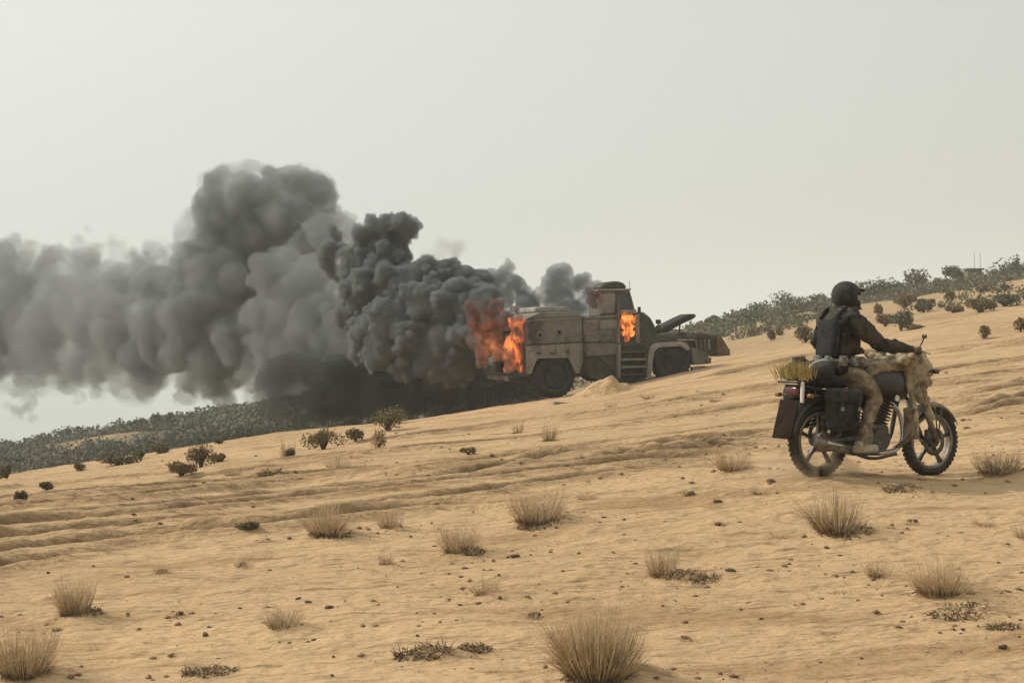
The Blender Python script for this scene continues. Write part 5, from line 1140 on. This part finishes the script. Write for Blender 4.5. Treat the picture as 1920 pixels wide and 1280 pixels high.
# helmet: shell, brim, visor strap; face under it
def shell(name, c, r, z0, mat, sc=(1, 1, 1), th=.012, keep=None):
    bm = bmesh.new(); bmesh.ops.create_uvsphere(bm, u_segments=28, v_segments=20, radius=r)
    kill = [v for v in bm.verts if v.co.z < z0 or (keep and not keep(v.co))]; bmesh.ops.delete(bm, geom=kill, context='VERTS')
    for v in bm.verts: v.co = Vector((v.co.x*sc[0], v.co.y*sc[1], v.co.z*sc[2]))
    me = bpy.data.meshes.new(name); bm.to_mesh(me); bm.free(); me.polygons.foreach_set('use_smooth', [True]*len(me.polygons))
    o = link(name, me, mat, rider); o.location = Vector(c)-RO; md = o.modifiers.new('t', 'SOLIDIFY'); md.thickness = th; return o
SH = Vector((-.06, 0, 0)); rr0 = rr_
def rr_(name, c, s, mat, **k): return rr0(name, tuple(Vector(c)+SH), s, mat, **k)
hm = shell('helmet', (.255, -.005, 1.50), .114, -.115, m_helm, (1.12, .98, 1.04), keep=lambda v: not (v.x > .045 and v.z < .012))
hm.rotation_euler = (0, R(4), R(-6))
rr_('visor_peak', (.43, -.02, 1.548), (.05, .15, .012), m_helm, bev=.005, rot=(0, .3, -.1)); rr_('chin_strap', (.37, -.01, 1.395), (.13, .13, .02), m_bblk, bev=.008)
rr_('face_scarf', (.385, -.015, 1.425), (.085, .13, .085), m_jack, bev=.03); rr_('scarf', (.30, 0, 1.37), (.19, .20, .085), m_jack, bev=.04)
nose = rr_('nose', (.418, -.02, 1.475), (.03, .026, .04), m_skin, bev=.010)
for y in (-.048, .016): e_ = rr_('eye', (.398, y-.002, 1.50), (.018, .024, .014), m_white, bev=.006)
for s in (-1, 1): rr_('ear', (.325, s*.088-.005, 1.475), (.03, .014, .05), m_skin, bev=.006)
# vest with a back panel, belt pouches
vb = rr_('vest', (.135, -.01, 1.13), (.10, .235, .33), m_vest, bev=.05, rot=(0, .12, 0)); vb['label'] = 'dark navy panel on the back of the vest'
rr_('vest_front', (.345, 0, 1.16), (.08, .25, .28), m_vest, bev=.03, rot=(0, .12, 0))
for s in (-1, 1): tube('shoulder_strap', [tuple(Vector(p)-RO+SH) for p in [(.13, s*.09, 1.30), (.20, s*.10, 1.385), (.29, s*.105, 1.395), (.37, s*.09, 1.27)]], .016, m_vest, rider)
rr_('vest_side', (.26, -.13, 1.10), (.20, .05, .18), m_jack, bev=.02)
SH = Vector((0, 0, 0)); tube('belt', [tuple(Vector((.195+math.cos(a)*.165, math.sin(a)*.17, .955))-RO) for a in np.linspace(0, 6.283, 20)], .018, m_pouch, rider)
for (x, y, w) in [(.04, -.06, .07), (.03, .05, .07), (.10, -.155, .065), (.20, -.185, .06), (.30, -.155, .06), (.10, .155, .065)]: rr_('pouch', (x, y, .955), (.055, w, .085), m_pouch, bev=.014, rot=(0, 0, math.atan2(y, x-.2)))
# jacket skirt over the hips
loft_secs = []
sk = cloth_lump('jacket_skirt', [(tuple(Vector((.10, -.10, .90))-RO), tuple(Vector((.28, -.12, .90))-RO), .06, .05), (tuple(Vector((.10, .10, .90))-RO), tuple(Vector((.28, .12, .90))-RO), .06, .05), (tuple(Vector((.07, -.08, .90))-RO), tuple(Vector((.07, .08, .90))-RO), .06, .06)], m_jack, rider, voxel=.012)
for s in (-1, 1):
    sh = rr_('shoe', (.285, s*.245, .248), (.245, .088, .075), m_shoe, bev=.03, rot=(0, -.03, 0)); so = rbox('sole', (0, 0, -.042), (.25, .092, .018), m_sole, sh, bev=.006); rbox('heel_cuff', (-.055, 0, .045), (.085, .075, .05), m_shoe, sh, bev=.02)
# ------------------------------------------------------------------ odds and ends
# sand heap against the truck between the wheels
hp = at_px(1128, 741); s = hp.y/F
r_ = np.random.default_rng(3); V = []; Fc = []; n = 40; HW = 72*s; HH = 50*s
for i in range(n+1):
    for j in range(n+1):
        x = (i/n-.5)*2; y = (j/n-.5)*2; q = math.sqrt(x*x*1.0+y*y); h = max(0, 1-math.sqrt(q*q+.02))**1.35
        X = hp.x+x*HW*1.15+.22*HW*max(0, h); Y = hp.y+y*HW*.55+.15; V.append((X-hp.x, Y-hp.y, gz(X, Y)-gz(hp.x, hp.y)+h*HH*1.0*(1+.5*float(vnoise(X*4, Y*4, 3)))-.04+.09*float(fbm(X*5, Y*5, 3, 5))))
for i in range(n):
    for j in range(n): k = i*(n+1)+j; Fc.append((k, k+n+1, k+n+2, k+1))
hpo = link('sand_heap', mesh_from('sand_heap', V, Fc, True), MATS['sand']); hpo.location = (hp.x, hp.y, gz(hp.x, hp.y)); tag(hpo, 'pointed heap of sand banked against the truck between its wheels', 'sand heap')
hp2 = at_px(1050, 757); b_ = rbox('rag', (0, 0, 0), (.42, .3, .05), m_pgrey, hpo, bev=.02); b_.parent = None; b_.location = (hp2.x, hp2.y, gz(hp2.x, hp2.y)+.02); b_.rotation_euler = (0, .1, .3); tag(b_, 'flat grey rag lying on the crest under the truck rear wheel', 'rag')
# dark blocks on the dirt bank
m_blk = solid('dark_block_paint', (0.03, 0.016, 0.014), (0.06, 0.035, 0.03), rough=.9)
for px, py, w, h, lab in ((1436, 686, 26, 12, 'long dark block on the dirt bank nearer the truck'), (1498, 681, 21, 12, 'short dark block on the dirt bank nearer the rider')):
    p = at_px(px, py); s = p.y/F; r = rbox('dark_block' if w < 50 else 'debris_bank', (0, 0, 0), (w*s, .3, h*s), m_blk if w < 50 else m_brown, hpo, bev=.03); r.parent = None; r.location = (p.x, p.y, gz(p.x, p.y)+h*s*.42); r.rotation_euler = (0, -.08, .05 if w < 50 else .25); tag(r, lab, 'dark block' if w < 50 else 'debris bank')
    if w > 50:
        r.scale.z = .7
# platform with two thin masts on the right ridge
m_mast = solid('mast_grey', (0.09, 0.09, 0.085), (0.13, 0.13, 0.12), rough=.8)
D = 112.; t = (1824-CX)/F; x = t*D; zz = CAM_Z-(505-CY)/F*D; zg = gz(x, D); e = empty('lookout', (x, D, zg)); tag(e, 'small flat roofed lookout with two thin masts on the right ridge', 'lookout')
hh = zz-zg; s = D/F
rbox('roof', (0, 0, hh), (34*s, 1.3, .14), m_scrub, e, bev=.03); rbox('cabin', (0, 0, hh-.45), (26*s, 1.0, .8), m_scrub, e, bev=.04)
for a in (-1, 1): tube('leg', [(a*11*s, 0, -.2), (a*9*s, 0, hh-.8)], .05, m_mast, e)
for a, k in ((3, 30), (14, 31)): tube('mast', [(a*s, 0, hh), (a*s, 0, hh+k*s)], .016, m_mast, e, seg=6)
D = 130.; t = (153-CX)/F; x = t*D; zg = gz(x, D); zz = CAM_Z-(806-CY)/F*D; s = D/F; e = empty('ridge_post', (x, D, zg)); tag(e, 'lone post standing on the left ridge under the pale smoke', 'post')
tube('pole', [(0, 0, -.3), (0, 0, zz-zg)], .14, m_bark, e, seg=8); rbox('cap', (0, 0, zz-zg-.1), (.5, .4, .35), m_bark, e, bev=.05)
# dust behind the rear wheel
dust_m = volume_mat('dust', (0.80, 0.66, 0.46), 3.2, noise=(3.0, .34, .64, 4))
P = []; Q = []; r_ = np.random.default_rng(8)
for k in range(70):
    u = r_.uniform(-.50, .35); P.append((u, r_.normal()*.09, .03+abs(r_.normal())*.07*(1.2-abs(u+.05)))); Q.append(r_.uniform(.05, .12))
dd = fuse('dust', np.array(P), np.array(Q), .02, dust_m); dd.matrix_world = MB_; tag(dd, 'low puff of tan dust thrown up round the motorcycle rear wheel', 'dust', kind='stuff')
# air
hz, n = new_mat('air'); out = N(n, 'ShaderNodeOutputMaterial'); v = N(n, 'ShaderNodeVolumePrincipled'); v.inputs['Color'].default_value = (.90, .95, .95, 1); v.inputs['Density'].default_value = HAZE; n.links.new(v.outputs[0], out.inputs['Volume'])
x0, x1, y0, y1, z0, z1 = -7600., 7600., -130., 4020., -700., 60.
me = mesh_from('haze', [(a, b, c) for a in (x0, x1) for b in (y0, y1) for c in (z0, z1)], [(0,1,3,2), (4,6,7,5), (0,4,5,1), (2,3,7,6), (0,2,6,4), (1,5,7,3)]); tag(link('haze', me, hz), 'thin dusty haze in the air over the whole slope', 'haze', kind='stuff')
